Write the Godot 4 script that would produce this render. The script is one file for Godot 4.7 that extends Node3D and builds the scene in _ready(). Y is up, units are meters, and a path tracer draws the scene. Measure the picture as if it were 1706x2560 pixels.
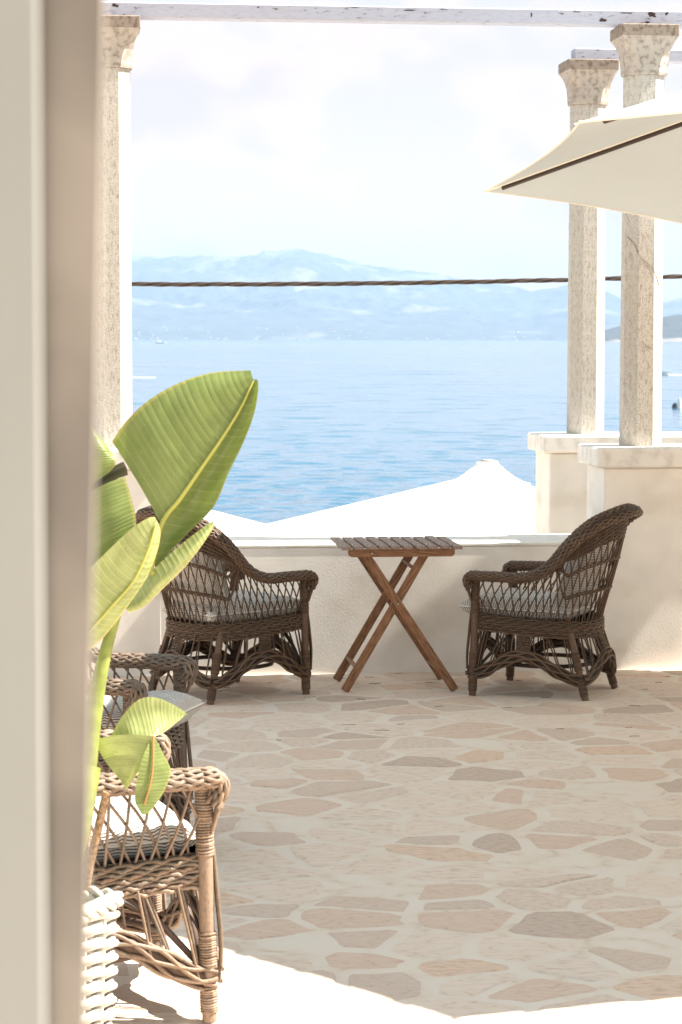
extends Node3D

# ---------------------------------------------------------------- camera and light numbers
const CAM_H := 1.67
const CAM_PITCH := -4.125
const CAM_ROLL := 0.10
const FOV := 23.9244
const EXPOSURE := 3.8
const SKY_ENERGY := 0.365
const SUN_ENERGY := 1.45
const SUN_AZ := -2.0       # degrees from +x towards the camera
const SUN_EL := 51.0
const FOG := 0.000085
const SEA := -6.0
const WALL_YAW := 6.2
const WALL_Z := -11.986

var rng := RandomNumberGenerator.new()
var mats := {}
var taken := {}


func V(x: float, y: float, z: float) -> Vector3:
	return Vector3(x, y, z)


func lin(r: float, g: float, b: float) -> Color:
	return Color(r, g, b).linear_to_srgb()


# ---------------------------------------------------------------- mesh builder
class MB:
	var v := PackedVector3Array()
	var n := PackedVector3Array()
	var uv := PackedVector2Array()
	var c := PackedColorArray()
	var ix := PackedInt32Array()
	var tint := Color.WHITE

	func vert(p: Vector3, nn: Vector3, u := Vector2.ZERO) -> int:
		v.append(p)
		n.append(nn)
		uv.append(u)
		c.append(tint)
		return v.size() - 1

	# flat convex polygon whose normal points away from `from`
	func poly(pts: Array, from: Vector3) -> void:
		var mid := Vector3.ZERO
		for p in pts:
			mid += p
		mid /= pts.size()
		var nn := Vector3.ZERO
		for i in pts.size():
			var a: Vector3 = pts[i] - mid
			var b: Vector3 = pts[(i + 1) % pts.size()] - mid
			nn += a.cross(b)
		nn = nn.normalized()
		var flip := nn.dot(mid - from) < 0.0
		if flip:
			nn = -nn
		var first := v.size()
		for p in pts:
			vert(p, nn, Vector2(p.x + p.z, p.y))
		for i in range(1, pts.size() - 1):
			if flip:
				ix.append_array([first, first + i, first + i + 1])
			else:
				ix.append_array([first, first + i + 1, first + i])

	func cbox(xf: Transform3D, size: Vector3, bev := 0.004) -> void:
		var h := size * 0.5
		bev = minf(bev, minf(h.x, minf(h.y, h.z)) * 0.9)
		var k := {}
		for sx in [-1, 1]:
			for sy in [-1, 1]:
				for sz in [-1, 1]:
					var s := Vector3(sx, sy, sz)
					k[[sx, sy, sz, 0]] = xf * (s * Vector3(h.x, h.y - bev, h.z - bev))
					k[[sx, sy, sz, 1]] = xf * (s * Vector3(h.x - bev, h.y, h.z - bev))
					k[[sx, sy, sz, 2]] = xf * (s * Vector3(h.x - bev, h.y - bev, h.z))
		var o := xf.origin
		for s in [-1, 1]:
			poly([k[[s, -1, -1, 0]], k[[s, 1, -1, 0]], k[[s, 1, 1, 0]], k[[s, -1, 1, 0]]], o)
			poly([k[[-1, s, -1, 1]], k[[1, s, -1, 1]], k[[1, s, 1, 1]], k[[-1, s, 1, 1]]], o)
			poly([k[[-1, -1, s, 2]], k[[1, -1, s, 2]], k[[1, 1, s, 2]], k[[-1, 1, s, 2]]], o)
			for t in [-1, 1]:
				poly([k[[s, t, -1, 0]], k[[s, t, 1, 0]], k[[s, t, 1, 1]], k[[s, t, -1, 1]]], o)
				poly([k[[s, -1, t, 0]], k[[s, 1, t, 0]], k[[s, 1, t, 2]], k[[s, -1, t, 2]]], o)
				poly([k[[-1, s, t, 1]], k[[1, s, t, 1]], k[[1, s, t, 2]], k[[-1, s, t, 2]]], o)
				for q in [-1, 1]:
					poly([k[[s, t, q, 0]], k[[s, t, q, 1]], k[[s, t, q, 2]]], o)

	# tube along points; r may be one radius or an array of radii; flat < 1 squashes it along the second axis
	func tube(pts: PackedVector3Array, r, sides := 6, closed := false, caps := true, start := Vector3.ZERO, flat := 1.0) -> void:
		var m := pts.size()
		if m < 2:
			return
		var t := (pts[1] - pts[0]).normalized()
		var nn := start
		if nn == Vector3.ZERO:
			nn = t.cross(Vector3.UP)
			if nn.length() < 0.1:
				nn = t.cross(Vector3.RIGHT)
		nn = (nn - t * nn.dot(t)).normalized()
		var first := v.size()
		var along := 0.0
		for i in m:
			var tt: Vector3
			if closed:
				tt = pts[(i + 1) % m] - pts[(i + m - 1) % m]
			else:
				tt = pts[mini(i + 1, m - 1)] - pts[maxi(i - 1, 0)]
			tt = tt.normalized()
			nn = (nn - tt * nn.dot(tt)).normalized()
			var b := tt.cross(nn)
			if i > 0:
				along += pts[i].distance_to(pts[i - 1])
			var rr: float = r[i] if r is Array or r is PackedFloat32Array else r
			for j in sides:
				var a := TAU * j / sides
				var d := nn * cos(a) + b * sin(a)
				v.append(pts[i] + nn * (cos(a) * rr) + b * (sin(a) * rr * flat))
				n.append(d)
				uv.append(Vector2(float(j) / sides, along))
				c.append(tint)
		var rows := m if closed else m - 1
		for i in rows:
			var p0 := first + i * sides
			var p1 := first + ((i + 1) % m) * sides
			for j in sides:
				var j1 := (j + 1) % sides
				ix.append_array([p0 + j, p1 + j, p0 + j1, p0 + j1, p1 + j, p1 + j1])
		if caps and not closed:
			for e in [0, m - 1]:
				var ring := []
				for j in sides:
					ring.append(v[first + e * sides + j])
				poly(ring, pts[1] if e == 0 else pts[m - 2])

	# smooth grid of points, rows of equal length
	func grid(rows: Array, uvs: Array = [], flip := false) -> void:
		var h := rows.size()
		var w: int = rows[0].size()
		var first := v.size()
		for i in h:
			for j in w:
				var du: Vector3 = rows[i][mini(j + 1, w - 1)] - rows[i][maxi(j - 1, 0)]
				var dv: Vector3 = rows[mini(i + 1, h - 1)][j] - rows[maxi(i - 1, 0)][j]
				var nn := du.cross(dv)
				if nn.length() < 1e-12:
					nn = Vector3.UP
				nn = nn.normalized()
				if flip:
					nn = -nn
				vert(rows[i][j], nn, uvs[i][j] if uvs.size() else Vector2(float(j) / (w - 1), float(i) / (h - 1)))
		for i in h - 1:
			for j in w - 1:
				var a := first + i * w + j
				if flip:
					ix.append_array([a, a + 1, a + w, a + 1, a + w + 1, a + w])
				else:
					ix.append_array([a, a + w, a + 1, a + 1, a + w, a + w + 1])

	# flat-sided loft through rings of equal size (bottom to top)
	func loft(rings: Array, center: Vector3, bottom := true, top := true) -> void:
		for i in rings.size() - 1:
			var a: Array = rings[i]
			var b: Array = rings[i + 1]
			var m := a.size()
			var mid := Vector3.ZERO
			for p in a:
				mid += p
			for p in b:
				mid += p
			mid /= 2.0 * m
			for j in m:
				var q := []
				for p in [a[j], a[(j + 1) % m], b[(j + 1) % m], b[j]]:
					if q.is_empty() or (p.distance_to(q[-1]) > 1e-5 and p.distance_to(q[0]) > 1e-5):
						q.append(p)
				if q.size() > 2:
					poly(q, mid)
		if bottom:
			poly(rings[0], rings[0][0].lerp(center, 0.0) + Vector3.UP)
		if top:
			poly(rings[-1], rings[-1][0] - Vector3.UP)

	func mesh() -> ArrayMesh:
		var a := []
		a.resize(Mesh.ARRAY_MAX)
		a[Mesh.ARRAY_VERTEX] = v
		a[Mesh.ARRAY_NORMAL] = n
		a[Mesh.ARRAY_TEX_UV] = uv
		a[Mesh.ARRAY_COLOR] = c
		a[Mesh.ARRAY_INDEX] = ix
		var m := ArrayMesh.new()
		m.add_surface_from_arrays(Mesh.PRIMITIVE_TRIANGLES, a)
		return m


# ---------------------------------------------------------------- nodes
func numbered(called: String) -> String:
	taken[called] = taken.get(called, -1) + 1
	return called if taken[called] == 0 else "%s_%03d" % [called, taken[called]]


func tag(o: Node, label: String, category: String, group := "", kind := "") -> void:
	if label: o.set_meta("label", label)
	if category: o.set_meta("category", category)
	if group: o.set_meta("group", group)
	if kind: o.set_meta("kind", kind)


func thing(called: String, label: String, category: String, at := Vector3.ZERO, turn := 0.0, group := "") -> Node3D:
	var o := Node3D.new()
	o.name = numbered(called)
	add_child(o)
	o.position = at
	o.rotation.y = turn
	tag(o, label, category, group)
	return o


func obj(called: String, what, material: Material, parent: Node = null, xf := Transform3D.IDENTITY) -> MeshInstance3D:
	var o := MeshInstance3D.new()
	o.mesh = what.mesh() if what is MB else what
	o.material_override = material
	o.transform = xf
	if parent == null:
		o.name = numbered(called)
		add_child(o)
	else:
		o.name = called
		parent.add_child(o, true)
	return o


# a point of the terrace: t along the sea wall, d towards the camera from its front face
func wp(t: float, h: float, d: float) -> Vector3:
	var a := deg_to_rad(WALL_YAW)
	return Vector3(t * cos(a) + d * sin(a), h, WALL_Z - t * sin(a) + d * cos(a))


# Catmull-Rom through points, k steps per span
func curve(p: Array, k := 6, closed := false) -> PackedVector3Array:
	var out := PackedVector3Array()
	var m := p.size()
	var spans := m if closed else m - 1
	for i in spans:
		var a: Vector3 = p[(i - 1 + m) % m] if closed or i > 0 else p[0] * 2.0 - p[1]
		var b: Vector3 = p[i]
		var c: Vector3 = p[(i + 1) % m]
		var d: Vector3 = p[(i + 2) % m] if closed or i < m - 2 else p[m - 1] * 2.0 - p[m - 2]
		for j in k:
			out.append(b.cubic_interpolate(c, a, d, float(j) / k))
	if not closed:
		out.append(p[m - 1])
	return out


# the same number of points, evenly spaced
func even(p: PackedVector3Array, k: int, closed := false) -> PackedVector3Array:
	var q := p.duplicate()
	if closed:
		q.append(p[0])
	var acc := PackedFloat32Array([0.0])
	for i in range(1, q.size()):
		acc.append(acc[i - 1] + q[i].distance_to(q[i - 1]))
	var total := acc[acc.size() - 1]
	var out := PackedVector3Array()
	var s := 0
	for i in k:
		var want := total * i / (k if closed else k - 1)
		while s < acc.size() - 2 and acc[s + 1] < want:
			s += 1
		var f := (want - acc[s]) / maxf(acc[s + 1] - acc[s], 1e-9)
		out.append(q[s].lerp(q[s + 1], clampf(f, 0.0, 1.0)))
	return out


func along(p: PackedVector3Array, u: float) -> Vector3:
	var f := clampf(u, 0.0, 1.0) * (p.size() - 1)
	var i := mini(int(f), p.size() - 2)
	return p[i].lerp(p[i + 1], f - i)


# ---------------------------------------------------------------- materials
func noise(seed_: int, freq: float, octaves := 4, kind := FastNoiseLite.TYPE_SIMPLEX_SMOOTH, ridged := false) -> FastNoiseLite:
	var f := FastNoiseLite.new()
	f.seed = seed_
	f.frequency = freq
	f.noise_type = kind
	f.fractal_type = FastNoiseLite.FRACTAL_RIDGED if ridged else FastNoiseLite.FRACTAL_FBM
	f.fractal_octaves = octaves
	return f


func ntex(f: FastNoiseLite, stops: Array, size := 512) -> NoiseTexture2D:
	var t := NoiseTexture2D.new()
	t.width = size
	t.height = size
	t.seamless = true
	t.noise = f
	if stops.size():
		var g := Gradient.new()
		var offs := PackedFloat32Array()
		var cols := PackedColorArray()
		for s in stops:
			offs.append(s[0])
			cols.append(s[1])
		g.offsets = offs
		g.colors = cols
		t.color_ramp = g
	return t


func mat(called: String, color: Color, rough := 0.85, tex: Texture2D = null, scale_ := 1.0, world := true) -> StandardMaterial3D:
	var m := StandardMaterial3D.new()
	m.resource_name = called
	m.albedo_color = color
	m.roughness = rough
	m.metallic_specular = 0.4
	m.texture_filter = BaseMaterial3D.TEXTURE_FILTER_LINEAR
	if tex:
		m.albedo_texture = tex
		m.uv1_triplanar = true
		m.uv1_world_triplanar = world
		m.uv1_scale = Vector3.ONE * scale_
	mats[called] = m
	return m


func bump(m: StandardMaterial3D, tex: Texture2D, cm: float) -> void:
	m.heightmap_enabled = true
	m.heightmap_texture = tex
	m.heightmap_scale = cm


func stain(m: StandardMaterial3D, tex: Texture2D, scale_: Vector3) -> void:
	m.detail_enabled = true
	m.detail_albedo = tex
	m.detail_blend_mode = BaseMaterial3D.BLEND_MODE_MUL
	m.detail_uv_layer = BaseMaterial3D.DETAIL_UV_2
	m.uv2_triplanar = true
	m.uv2_world_triplanar = true
	m.uv2_scale = scale_


func g(x: float) -> Color:
	return Color(x, x, x)


func make_materials() -> void:
	# wicker: colour comes with each rod
	var w := mat("wicker", Color.WHITE, 0.52, ntex(noise(3, 0.03, 4), [[0.0, g(0.72)], [0.45, g(0.93)], [1.0, g(1.0)]]), 9.0, false)
	w.vertex_color_use_as_albedo = true
	w.uv1_scale = Vector3(9, 3, 9)
	for k in [["wicker_shaded", lin(0.76, 0.67, 0.60)], ["wicker_sunlit", lin(1.6, 1.68, 1.78)], ["wicker_grey", lin(1.1, 1.16, 1.22)]]:  # same wicker, shade put into the wall-chair tint, sun into the front-chair tint
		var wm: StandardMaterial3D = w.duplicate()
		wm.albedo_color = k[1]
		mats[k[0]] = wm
	var ww := mat("white_wicker", Color.WHITE, 0.55, ntex(noise(5, 0.025, 4), [[0.0, g(0.8)], [0.4, g(0.96)], [1.0, g(1.0)]]), 8.0, false)
	ww.vertex_color_use_as_albedo = true
	# stucco
	var grain := ntex(noise(11, 0.26, 3), [])
	var st := mat("stucco", lin(0.84, 0.805, 0.75), 0.95, ntex(noise(12, 0.012, 5), [[0.25, g(0.965)], [0.5, g(0.985)], [0.8, g(1.0)]]), 0.6)
	bump(st, grain, 0.05)
	var cp := mat("cap_plaster", lin(0.78, 0.755, 0.71), 0.95, ntex(noise(13, 0.02, 5), [[0.2, g(0.9)], [0.5, g(0.99)], [0.8, g(1.0)]]), 0.9)
	bump(cp, grain, 0.07)
	st.detail_enabled = true
	stain(st, ntex(noise(14, 0.006, 7), [[0.15, lin(0.88, 0.86, 0.83)], [0.38, lin(0.97, 0.965, 0.955)], [0.55, g(1.0)]], 512), Vector3(0.55, 0.9, 0.55))
	# column stone: pale with dark lichen specks and pits
	var specks := ntex(noise(21, 0.055, 5), [[0.0, lin(0.20, 0.17, 0.145)], [0.25, lin(0.27, 0.235, 0.20)], [0.345, lin(0.47, 0.43, 0.375)], [0.43, lin(0.585, 0.54, 0.485)], [0.7, lin(0.62, 0.575, 0.52)], [1.0, lin(0.54, 0.48, 0.42)]], 1024)
	var cs := mat("column_stone", lin(0.93, 0.96, 0.98), 0.95, specks, 2.1)
	bump(cs, ntex(noise(22, 0.07, 5), [], 1024), 0.1)
	stain(cs, ntex(noise(25, 0.016, 8), [[0.12, lin(0.66, 0.62, 0.58)], [0.34, lin(0.88, 0.86, 0.84)], [0.5, lin(0.97, 0.965, 0.96)], [0.65, g(1.0)]], 1024), Vector3(3.4, 1.1, 3.4))
	var dark := ntex(noise(23, 0.016, 8), [[0.0, lin(0.16, 0.13, 0.11)], [0.28, lin(0.29, 0.245, 0.21)], [0.42, lin(0.42, 0.37, 0.325)], [0.6, lin(0.47, 0.42, 0.37)], [1.0, lin(0.50, 0.455, 0.405)]], 1024)
	var cap := mat("capital_stone", lin(0.95, 0.96, 0.97), 0.95, dark, 1.5)
	bump(cap, ntex(noise(24, 0.08, 5), [], 512), 0.08)
	mat("crack", lin(0.16, 0.13, 0.11), 1.0)
	var abm: StandardMaterial3D = cap.duplicate()
	abm.albedo_color = lin(0.62, 0.575, 0.54)
	mats["abacus_stone"] = abm
	# painted beams with flaking
	var bp := mat("beam_paint", Color.WHITE, 0.6, ntex(noise(31, 0.02, 5), [[0.0, lin(0.12, 0.08, 0.06)], [0.15, lin(0.2, 0.15, 0.12)], [0.18, lin(0.38, 0.40, 0.49)], [0.5, lin(0.42, 0.44, 0.53)], [1.0, lin(0.45, 0.47, 0.56)]], 1024), 0.9)
	bp.uv1_scale = Vector3(0.7, 2.6, 1.4)
	mat("bare_wood", lin(0.05, 0.033, 0.026), 0.9)
	# paving
	var mo := mat("mortar", Color.WHITE, 0.95, ntex(noise(41, 0.006, 7, FastNoiseLite.TYPE_SIMPLEX_SMOOTH, true), [[0.0, lin(0.74, 0.65, 0.56)], [0.5, lin(0.73, 0.635, 0.54)], [0.74, lin(0.71, 0.595, 0.485)], [0.87, lin(0.65, 0.53, 0.43)], [1.0, lin(0.55, 0.43, 0.34)]], 1024), 0.5)
	bump(mo, ntex(noise(42, 0.05, 5), [], 512), 0.06)
	var veil := ntex(noise(43, 0.012, 7, FastNoiseLite.TYPE_SIMPLEX_SMOOTH, true), [[0.0, g(1.0)], [0.45, g(0.98)], [0.72, lin(0.94, 0.92, 0.90)], [0.86, lin(0.83, 0.76, 0.70)], [1.0, lin(0.66, 0.54, 0.46)]], 1024)
	var veil_b := ntex(noise(44, 0.02, 7), [[0.1, lin(0.74, 0.66, 0.60)], [0.33, lin(0.88, 0.84, 0.81)], [0.5, g(0.97)], [0.75, lin(1.0, 0.97, 0.93)]], 1024)
	var rough_b := ntex(noise(45, 0.03, 6), [], 512)
	var tones := [[0.61, 0.55, 0.475], [0.60, 0.545, 0.475], [0.555, 0.46, 0.38], [0.58, 0.475, 0.38], [0.52, 0.455, 0.39], [0.47, 0.405, 0.345], [0.53, 0.455, 0.385], [0.57, 0.505, 0.435]]
	for i in tones.size():
		var t: Array = tones[i]
		var m := mat("paving_%d" % i, lin(t[0] * 1.25, t[1] * 1.15, t[2] * 1.11), 0.9, veil if i % 2 == 0 else veil_b, 0.75 + 0.13 * i)
		m.uv1_scale *= Vector3(0.75, 1.0, 1.7)
		m.uv1_offset = Vector3(0.13 * i, 0.0, 0.29 * i)
		bump(m, rough_b, 0.05)
	# wood of the table: grain along x of each piece
	for k in 2:
		var ramp := [[0.1, lin(0.12, 0.052, 0.025)], [0.45, lin(0.235, 0.11, 0.054)], [0.8, lin(0.31, 0.16, 0.08)]] if k == 0 else [[0.1, lin(0.11, 0.066, 0.048)], [0.4, lin(0.21, 0.135, 0.10)], [0.6, lin(0.30, 0.21, 0.165)], [0.85, lin(0.42, 0.345, 0.31)]]
		var m := mat("table_wood" if k == 0 else "weathered_wood", Color.WHITE, 0.5 if k == 0 else 0.62, ntex(noise(51 + k, 0.02, 5), ramp, 512), 1.0, false)
		m.uv1_scale = Vector3(1.1, 12.0, 12.0)
	mat("brass", lin(0.62, 0.56, 0.45), 0.35).metallic = 0.8
	# canvas
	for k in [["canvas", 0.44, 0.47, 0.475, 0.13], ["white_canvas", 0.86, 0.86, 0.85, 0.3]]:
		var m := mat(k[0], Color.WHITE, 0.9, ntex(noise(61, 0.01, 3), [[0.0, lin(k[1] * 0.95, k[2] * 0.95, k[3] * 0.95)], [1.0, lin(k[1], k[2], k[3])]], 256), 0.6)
		m.backlight_enabled = true
		m.backlight = lin(k[4], k[4] * 0.97, k[4] * 0.9)
	mat("canvas_tape", lin(0.82, 0.77, 0.66), 0.9)
	mat("dark_rib", lin(0.05, 0.028, 0.019), 0.5)
	mat("cable", lin(0.06, 0.045, 0.038), 0.45)
	mat("frame_white", lin(0.37, 0.375, 0.36), 0.7, ntex(noise(66, 0.01, 3), [[0.0, g(0.95)], [1.0, g(1.0)]], 256), 1.2)
	mat("frame_shade", lin(0.33, 0.295, 0.26), 0.75, ntex(noise(67, 0.01, 4), [[0.2, g(0.82)], [0.8, g(1.0)]], 256), 3.0)  # same frame, shade of its darker face put into the colour
	# ticking
	var im := Image.create(32, 4, false, Image.FORMAT_RGB8)
	for x in 32:
		var dark_line := x < 14
		for y in 4:
			im.set_pixel(x, y, lin(0.11, 0.10, 0.098) if dark_line else lin(0.70, 0.66, 0.61))
	var ti := mat("ticking", Color.WHITE, 0.95)
	ti.albedo_texture = ImageTexture.create_from_image(im)
	ti.rim_enabled = true
	ti.rim = 0.2
	# leaves: veins run across, so they are lines of constant v
	var lf := Image.create(64, 1024, false, Image.FORMAT_RGB8)
	var lh := Image.create(64, 1024, false, Image.FORMAT_RGB8)
	var nz := noise(71, 0.02, 4)
	var r2 := RandomNumberGenerator.new()
	r2.seed = 7
	var line := PackedFloat32Array()
	line.resize(1024)
	var ridge := PackedFloat32Array()
	ridge.resize(1024)
	var at := 4.0
	while at < 1020.0:
		var strong := r2.randf_range(0.5, 1.0)
		for y in range(maxi(0, int(at) - 30), mini(1024, int(at) + 30)):
			line[y] = maxf(line[y], strong * exp(-pow((y - at) / 2.6, 2.0)))
			ridge[y] = maxf(ridge[y], strong * exp(-pow((y - at) / 12.0, 2.0)))
		at += r2.randf_range(36.0, 62.0)
	for y in 1024:
		for x in 64:
			var q := nz.get_noise_2d(x * 1.5, y * 0.25) * 0.5 + 0.5
			var fine := nz.get_noise_2d(x * 0.3 + 500.0, y * 3.0) * 0.5 + 0.5
			var base := Color(0.145, 0.20, 0.055).lerp(Color(0.27, 0.325, 0.12), q * 0.7 + fine * 0.12)
			base = base.lerp(Color(0.36, 0.42, 0.16), line[y] * 0.6)
			var rim_ := smoothstep(60.0, 63.0, x) if x > 32 else 0.0
			base = base.lerp(Color(0.42, 0.38, 0.13), rim_ * 0.8)
			base = base * lerpf(0.86, 1.0, smoothstep(0.25, 0.6, nz.get_noise_2d(x * 0.8 + 90.0, y * 0.12) * 0.5 + 0.5))
			if r2.randf() < 0.014:
				base = base.lerp(Color(0.45, 0.5, 0.3), 0.7)
			lf.set_pixel(x, y, base.linear_to_srgb())
			lh.set_pixel(x, y, g(clampf(0.25 + ridge[y] * 0.6 + fine * 0.1, 0.0, 1.0)))
	var leaf_tex := ImageTexture.create_from_image(lf)
	var leaf_h := ImageTexture.create_from_image(lh)
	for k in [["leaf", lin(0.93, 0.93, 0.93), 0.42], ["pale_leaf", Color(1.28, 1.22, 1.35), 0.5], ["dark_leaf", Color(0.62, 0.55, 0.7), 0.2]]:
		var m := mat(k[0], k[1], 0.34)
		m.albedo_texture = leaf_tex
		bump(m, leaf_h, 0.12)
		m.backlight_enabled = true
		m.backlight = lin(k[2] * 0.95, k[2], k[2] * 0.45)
	var rib := mat("leaf_rib", lin(0.42, 0.42, 0.10), 0.5)
	rib.subsurf_scatter_enabled = false
	mat("leaf_stem", lin(0.26, 0.31, 0.075), 0.5, ntex(noise(75, 0.02, 3), [[0.2, g(0.8)], [0.8, g(1.0)]], 256), 4.0)
	mat("brown_rib", lin(0.34, 0.2, 0.07), 0.6)
	mat("dry_stalk", lin(0.52, 0.33, 0.2), 0.8, ntex(noise(76, 0.03, 4), [[0.2, g(0.6)], [0.8, g(1.0)]], 256), 9.0)
	mat("pot_plastic", lin(0.45, 0.37, 0.31), 0.5)
	mat("soil", lin(0.06, 0.045, 0.03), 1.0)
	# water and far land
	var sea := mat("sea", lin(0.042, 0.118, 0.20), 0.12)
	sea.metallic_specular = 0.5
	bump(sea, ntex(noise(81, 0.012, 5), [], 1024), 2.0)
	sea.uv1_triplanar = true
	sea.uv1_world_triplanar = true
	sea.uv1_scale = Vector3(0.05, 0.05, 0.12)
	for k in ["mountain", "headland"]:
		mat(k, Color.WHITE, 1.0).vertex_color_use_as_albedo = true
	mat("boat_white", lin(0.8, 0.8, 0.8), 0.4)
	mat("boat_dark", lin(0.08, 0.07, 0.07), 0.5)
	mat("skin", lin(0.35, 0.2, 0.14), 0.7)
	mat("foam", lin(0.82, 0.84, 0.85), 0.9)
	mat("town_wall", lin(0.5, 0.47, 0.43), 0.9)


# ---------------------------------------------------------------- sky
func make_sky() -> PanoramaSkyMaterial:
	var w := 2048
	var h := 1024
	var a := noise(91, 0.04, 5)
	a.domain_warp_enabled = true
	a.domain_warp_amplitude = 14.0
	a.domain_warp_frequency = 0.02
	var b := noise(92, 0.11, 5)
	var big: Image = a.get_seamless_image(w / 2, h, false, false, 0.1)
	big.resize(w, h, Image.INTERPOLATE_CUBIC)
	big.convert(Image.FORMAT_L8)
	var small: Image = b.get_seamless_image(w / 2, h, false, false, 0.1)
	small.resize(w, h, Image.INTERPOLATE_CUBIC)
	small.convert(Image.FORMAT_L8)
	var d1 := big.get_data()
	var d2 := small.get_data()
	var out := PackedByteArray()
	out.resize(w * h * 3)
	var mean := 0.0
	var dev := 0.0
	for k in range(0, w * h / 2, 97):
		mean += d1[k] * 0.7 + d2[k] * 0.3
		dev += pow(d1[k] * 0.7 + d2[k] * 0.3, 2.0)
	var samples := ceilf(w * h / 2 / 97.0)
	mean /= samples
	dev = sqrt(dev / samples - mean * mean)
	for y in h:
		var up := sin(PI * (0.5 - (y + 0.5) / h))
		var mid := smoothstep(0.03, 0.11, up)
		var high := smoothstep(0.10, 0.23, up)
		var clear := Color(0.975, 0.87, 0.765).lerp(Color(0.87, 0.83, 0.80), mid)
		clear = clear.lerp(Color(0.70, 0.775, 0.79), high)
		clear = clear.lerp(Color(0.80, 0.87, 0.90), smoothstep(0.3, 0.95, up))
		var white := Color(0.98, 0.875, 0.775).lerp(Color(0.93, 0.855, 0.815), mid).lerp(Color(0.88, 0.85, 0.83), high)
		var cut := lerpf(-0.3, 0.6, high)
		for x in w:
			var k := y * w + x
			var q := (d1[k] * 0.7 + d2[k] * 0.3 - mean) / dev
			var cl := smoothstep(cut - 0.7, cut + 0.6, q)
			var shade := smoothstep(cut + 0.7, cut + 2.2, q)
			var col := clear.lerp(white.lerp(white * Color(0.925, 0.94, 0.955), shade), cl)
			out[k * 3] = int(col.r * 255.0)
			out[k * 3 + 1] = int(col.g * 255.0)
			out[k * 3 + 2] = int(col.b * 255.0)
	var im := Image.create_from_data(w, h, false, Image.FORMAT_RGB8, out)
	var m := PanoramaSkyMaterial.new()
	m.panorama = ImageTexture.create_from_image(im)
	m.energy_multiplier = SKY_ENERGY
	return m


# ---------------------------------------------------------------- ready
func _ready() -> void:
	rng.seed = 20
	var cam := Camera3D.new()
	cam.name = "camera"
	cam.position = Vector3(0, CAM_H, 0)
	cam.basis = Basis(Vector3.RIGHT, deg_to_rad(CAM_PITCH)) * Basis(Vector3.BACK, deg_to_rad(CAM_ROLL))
	cam.far = 40000.0
	cam.near = 0.05
	var lens := CameraAttributesPhysical.new()
	lens.frustum_focal_length = 12.0 / tan(deg_to_rad(FOV / 2.0))
	lens.frustum_focus_distance = 9.0
	lens.exposure_aperture = 8.5
	lens.frustum_far = 40000.0
	lens.frustum_near = 0.05
	cam.attributes = lens
	cam.fov = FOV
	add_child(cam)
	cam.current = true

	var env := Environment.new()
	env.background_mode = Environment.BG_SKY
	env.sky = Sky.new()
	env.sky.sky_material = make_sky()
	env.tonemap_mode = Environment.TONE_MAPPER_LINEAR
	env.tonemap_exposure = EXPOSURE
	env.sdfgi_enabled = true
	env.ssao_enabled = true
	env.ssil_enabled = true
	env.fog_enabled = true
	env.fog_density = FOG
	env.fog_light_color = lin(0.46, 0.665, 1.0)
	var we := WorldEnvironment.new()
	we.name = "world_environment"
	we.environment = env
	add_child(we)

	var sun := DirectionalLight3D.new()
	sun.name = "sun"
	sun.light_energy = SUN_ENERGY
	sun.light_color = Color(1.0, 0.965, 0.91)
	sun.light_angular_distance = 0.5
	sun.shadow_enabled = true
	sun.sky_mode = DirectionalLight3D.SKY_MODE_LIGHT_ONLY
	var az := deg_to_rad(SUN_AZ)
	var el := deg_to_rad(SUN_EL)
	var to_sun := Vector3(cos(el) * cos(az), sin(el), cos(el) * sin(az))
	add_child(sun)
	sun.look_at_from_position(to_sun * 50.0, Vector3.ZERO, Vector3.UP)

	make_materials()
	build_sea()
	build_mountains()
	build_headland()
	build_floor()
	build_walls()
	build_columns()
	build_beams()
	build_lower_parasols()
	build_parasol()
	build_cable()
	build_door_frame()
	build_table()
	build_chairs()
	build_plant()
	build_boats()
	build_needles()


# ---------------------------------------------------------------- sea, mountains, headland
func build_sea() -> void:
	var m := MB.new()
	var rows := 520
	var cols := 240
	var swell := noise(101, 1.0, 3)
	var chop := noise(102, 1.0, 3)
	var patches := noise(103, 1.0, 3)
	var half := deg_to_rad(50.0)
	var near := 72.0
	var far := 15500.0
	for i in rows + 1:
		var f := float(i) / rows
		var r := 1.0 / lerpf(1.0 / near, 1.0 / far, f) if i > 0 else 14.0
		var dr := r * r * (1.0 / near - 1.0 / far) / rows
		for j in cols + 1:
			var q := 2.0 * j / cols - 1.0
			var a := half * (0.25 * q + 0.75 * q * q * q)
			var p := Vector3(r * sin(a), SEA, -r * cos(a))
			# slopes at the scale that can still be told apart at this distance
			var lw := maxf(1.3, dr * 4.5)
			var lx := lw * 2.1
			var calm := 0.55 + 0.6 * smoothstep(-0.3, 0.35, patches.get_noise_2d(p.x / 160.0, p.z / (60.0 + r * 0.25)))
			var amp := 0.42 * calm * clampf(130.0 / (r + 20.0), 0.04, 1.0)
			var sz := swell.get_noise_2d(p.x / lx, p.z / lw) + 0.7 * chop.get_noise_2d(p.x / lx * 2.3, p.z / lw * 2.1)
			var sx := swell.get_noise_2d(p.x / lx + 300.0, p.z / lw + 90.0)
			p.y += 0.06 * swell.get_noise_2d(p.x / lx + 50.0, p.z / lw)
			m.vert(p, Vector3(sx * amp * 0.6, 1.0, sz * amp * 1.7).normalized())
	for i in rows:
		for j in cols:
			var k := i * (cols + 1) + j
			m.ix.append_array([k, k + cols + 1, k + 1, k + 1, k + cols + 1, k + cols + 2])
	var o := obj("sea", m, mats.sea)
	tag(o, "pale blue rippled sea between the terrace and the far mountains", "sea", "", "structure")


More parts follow.
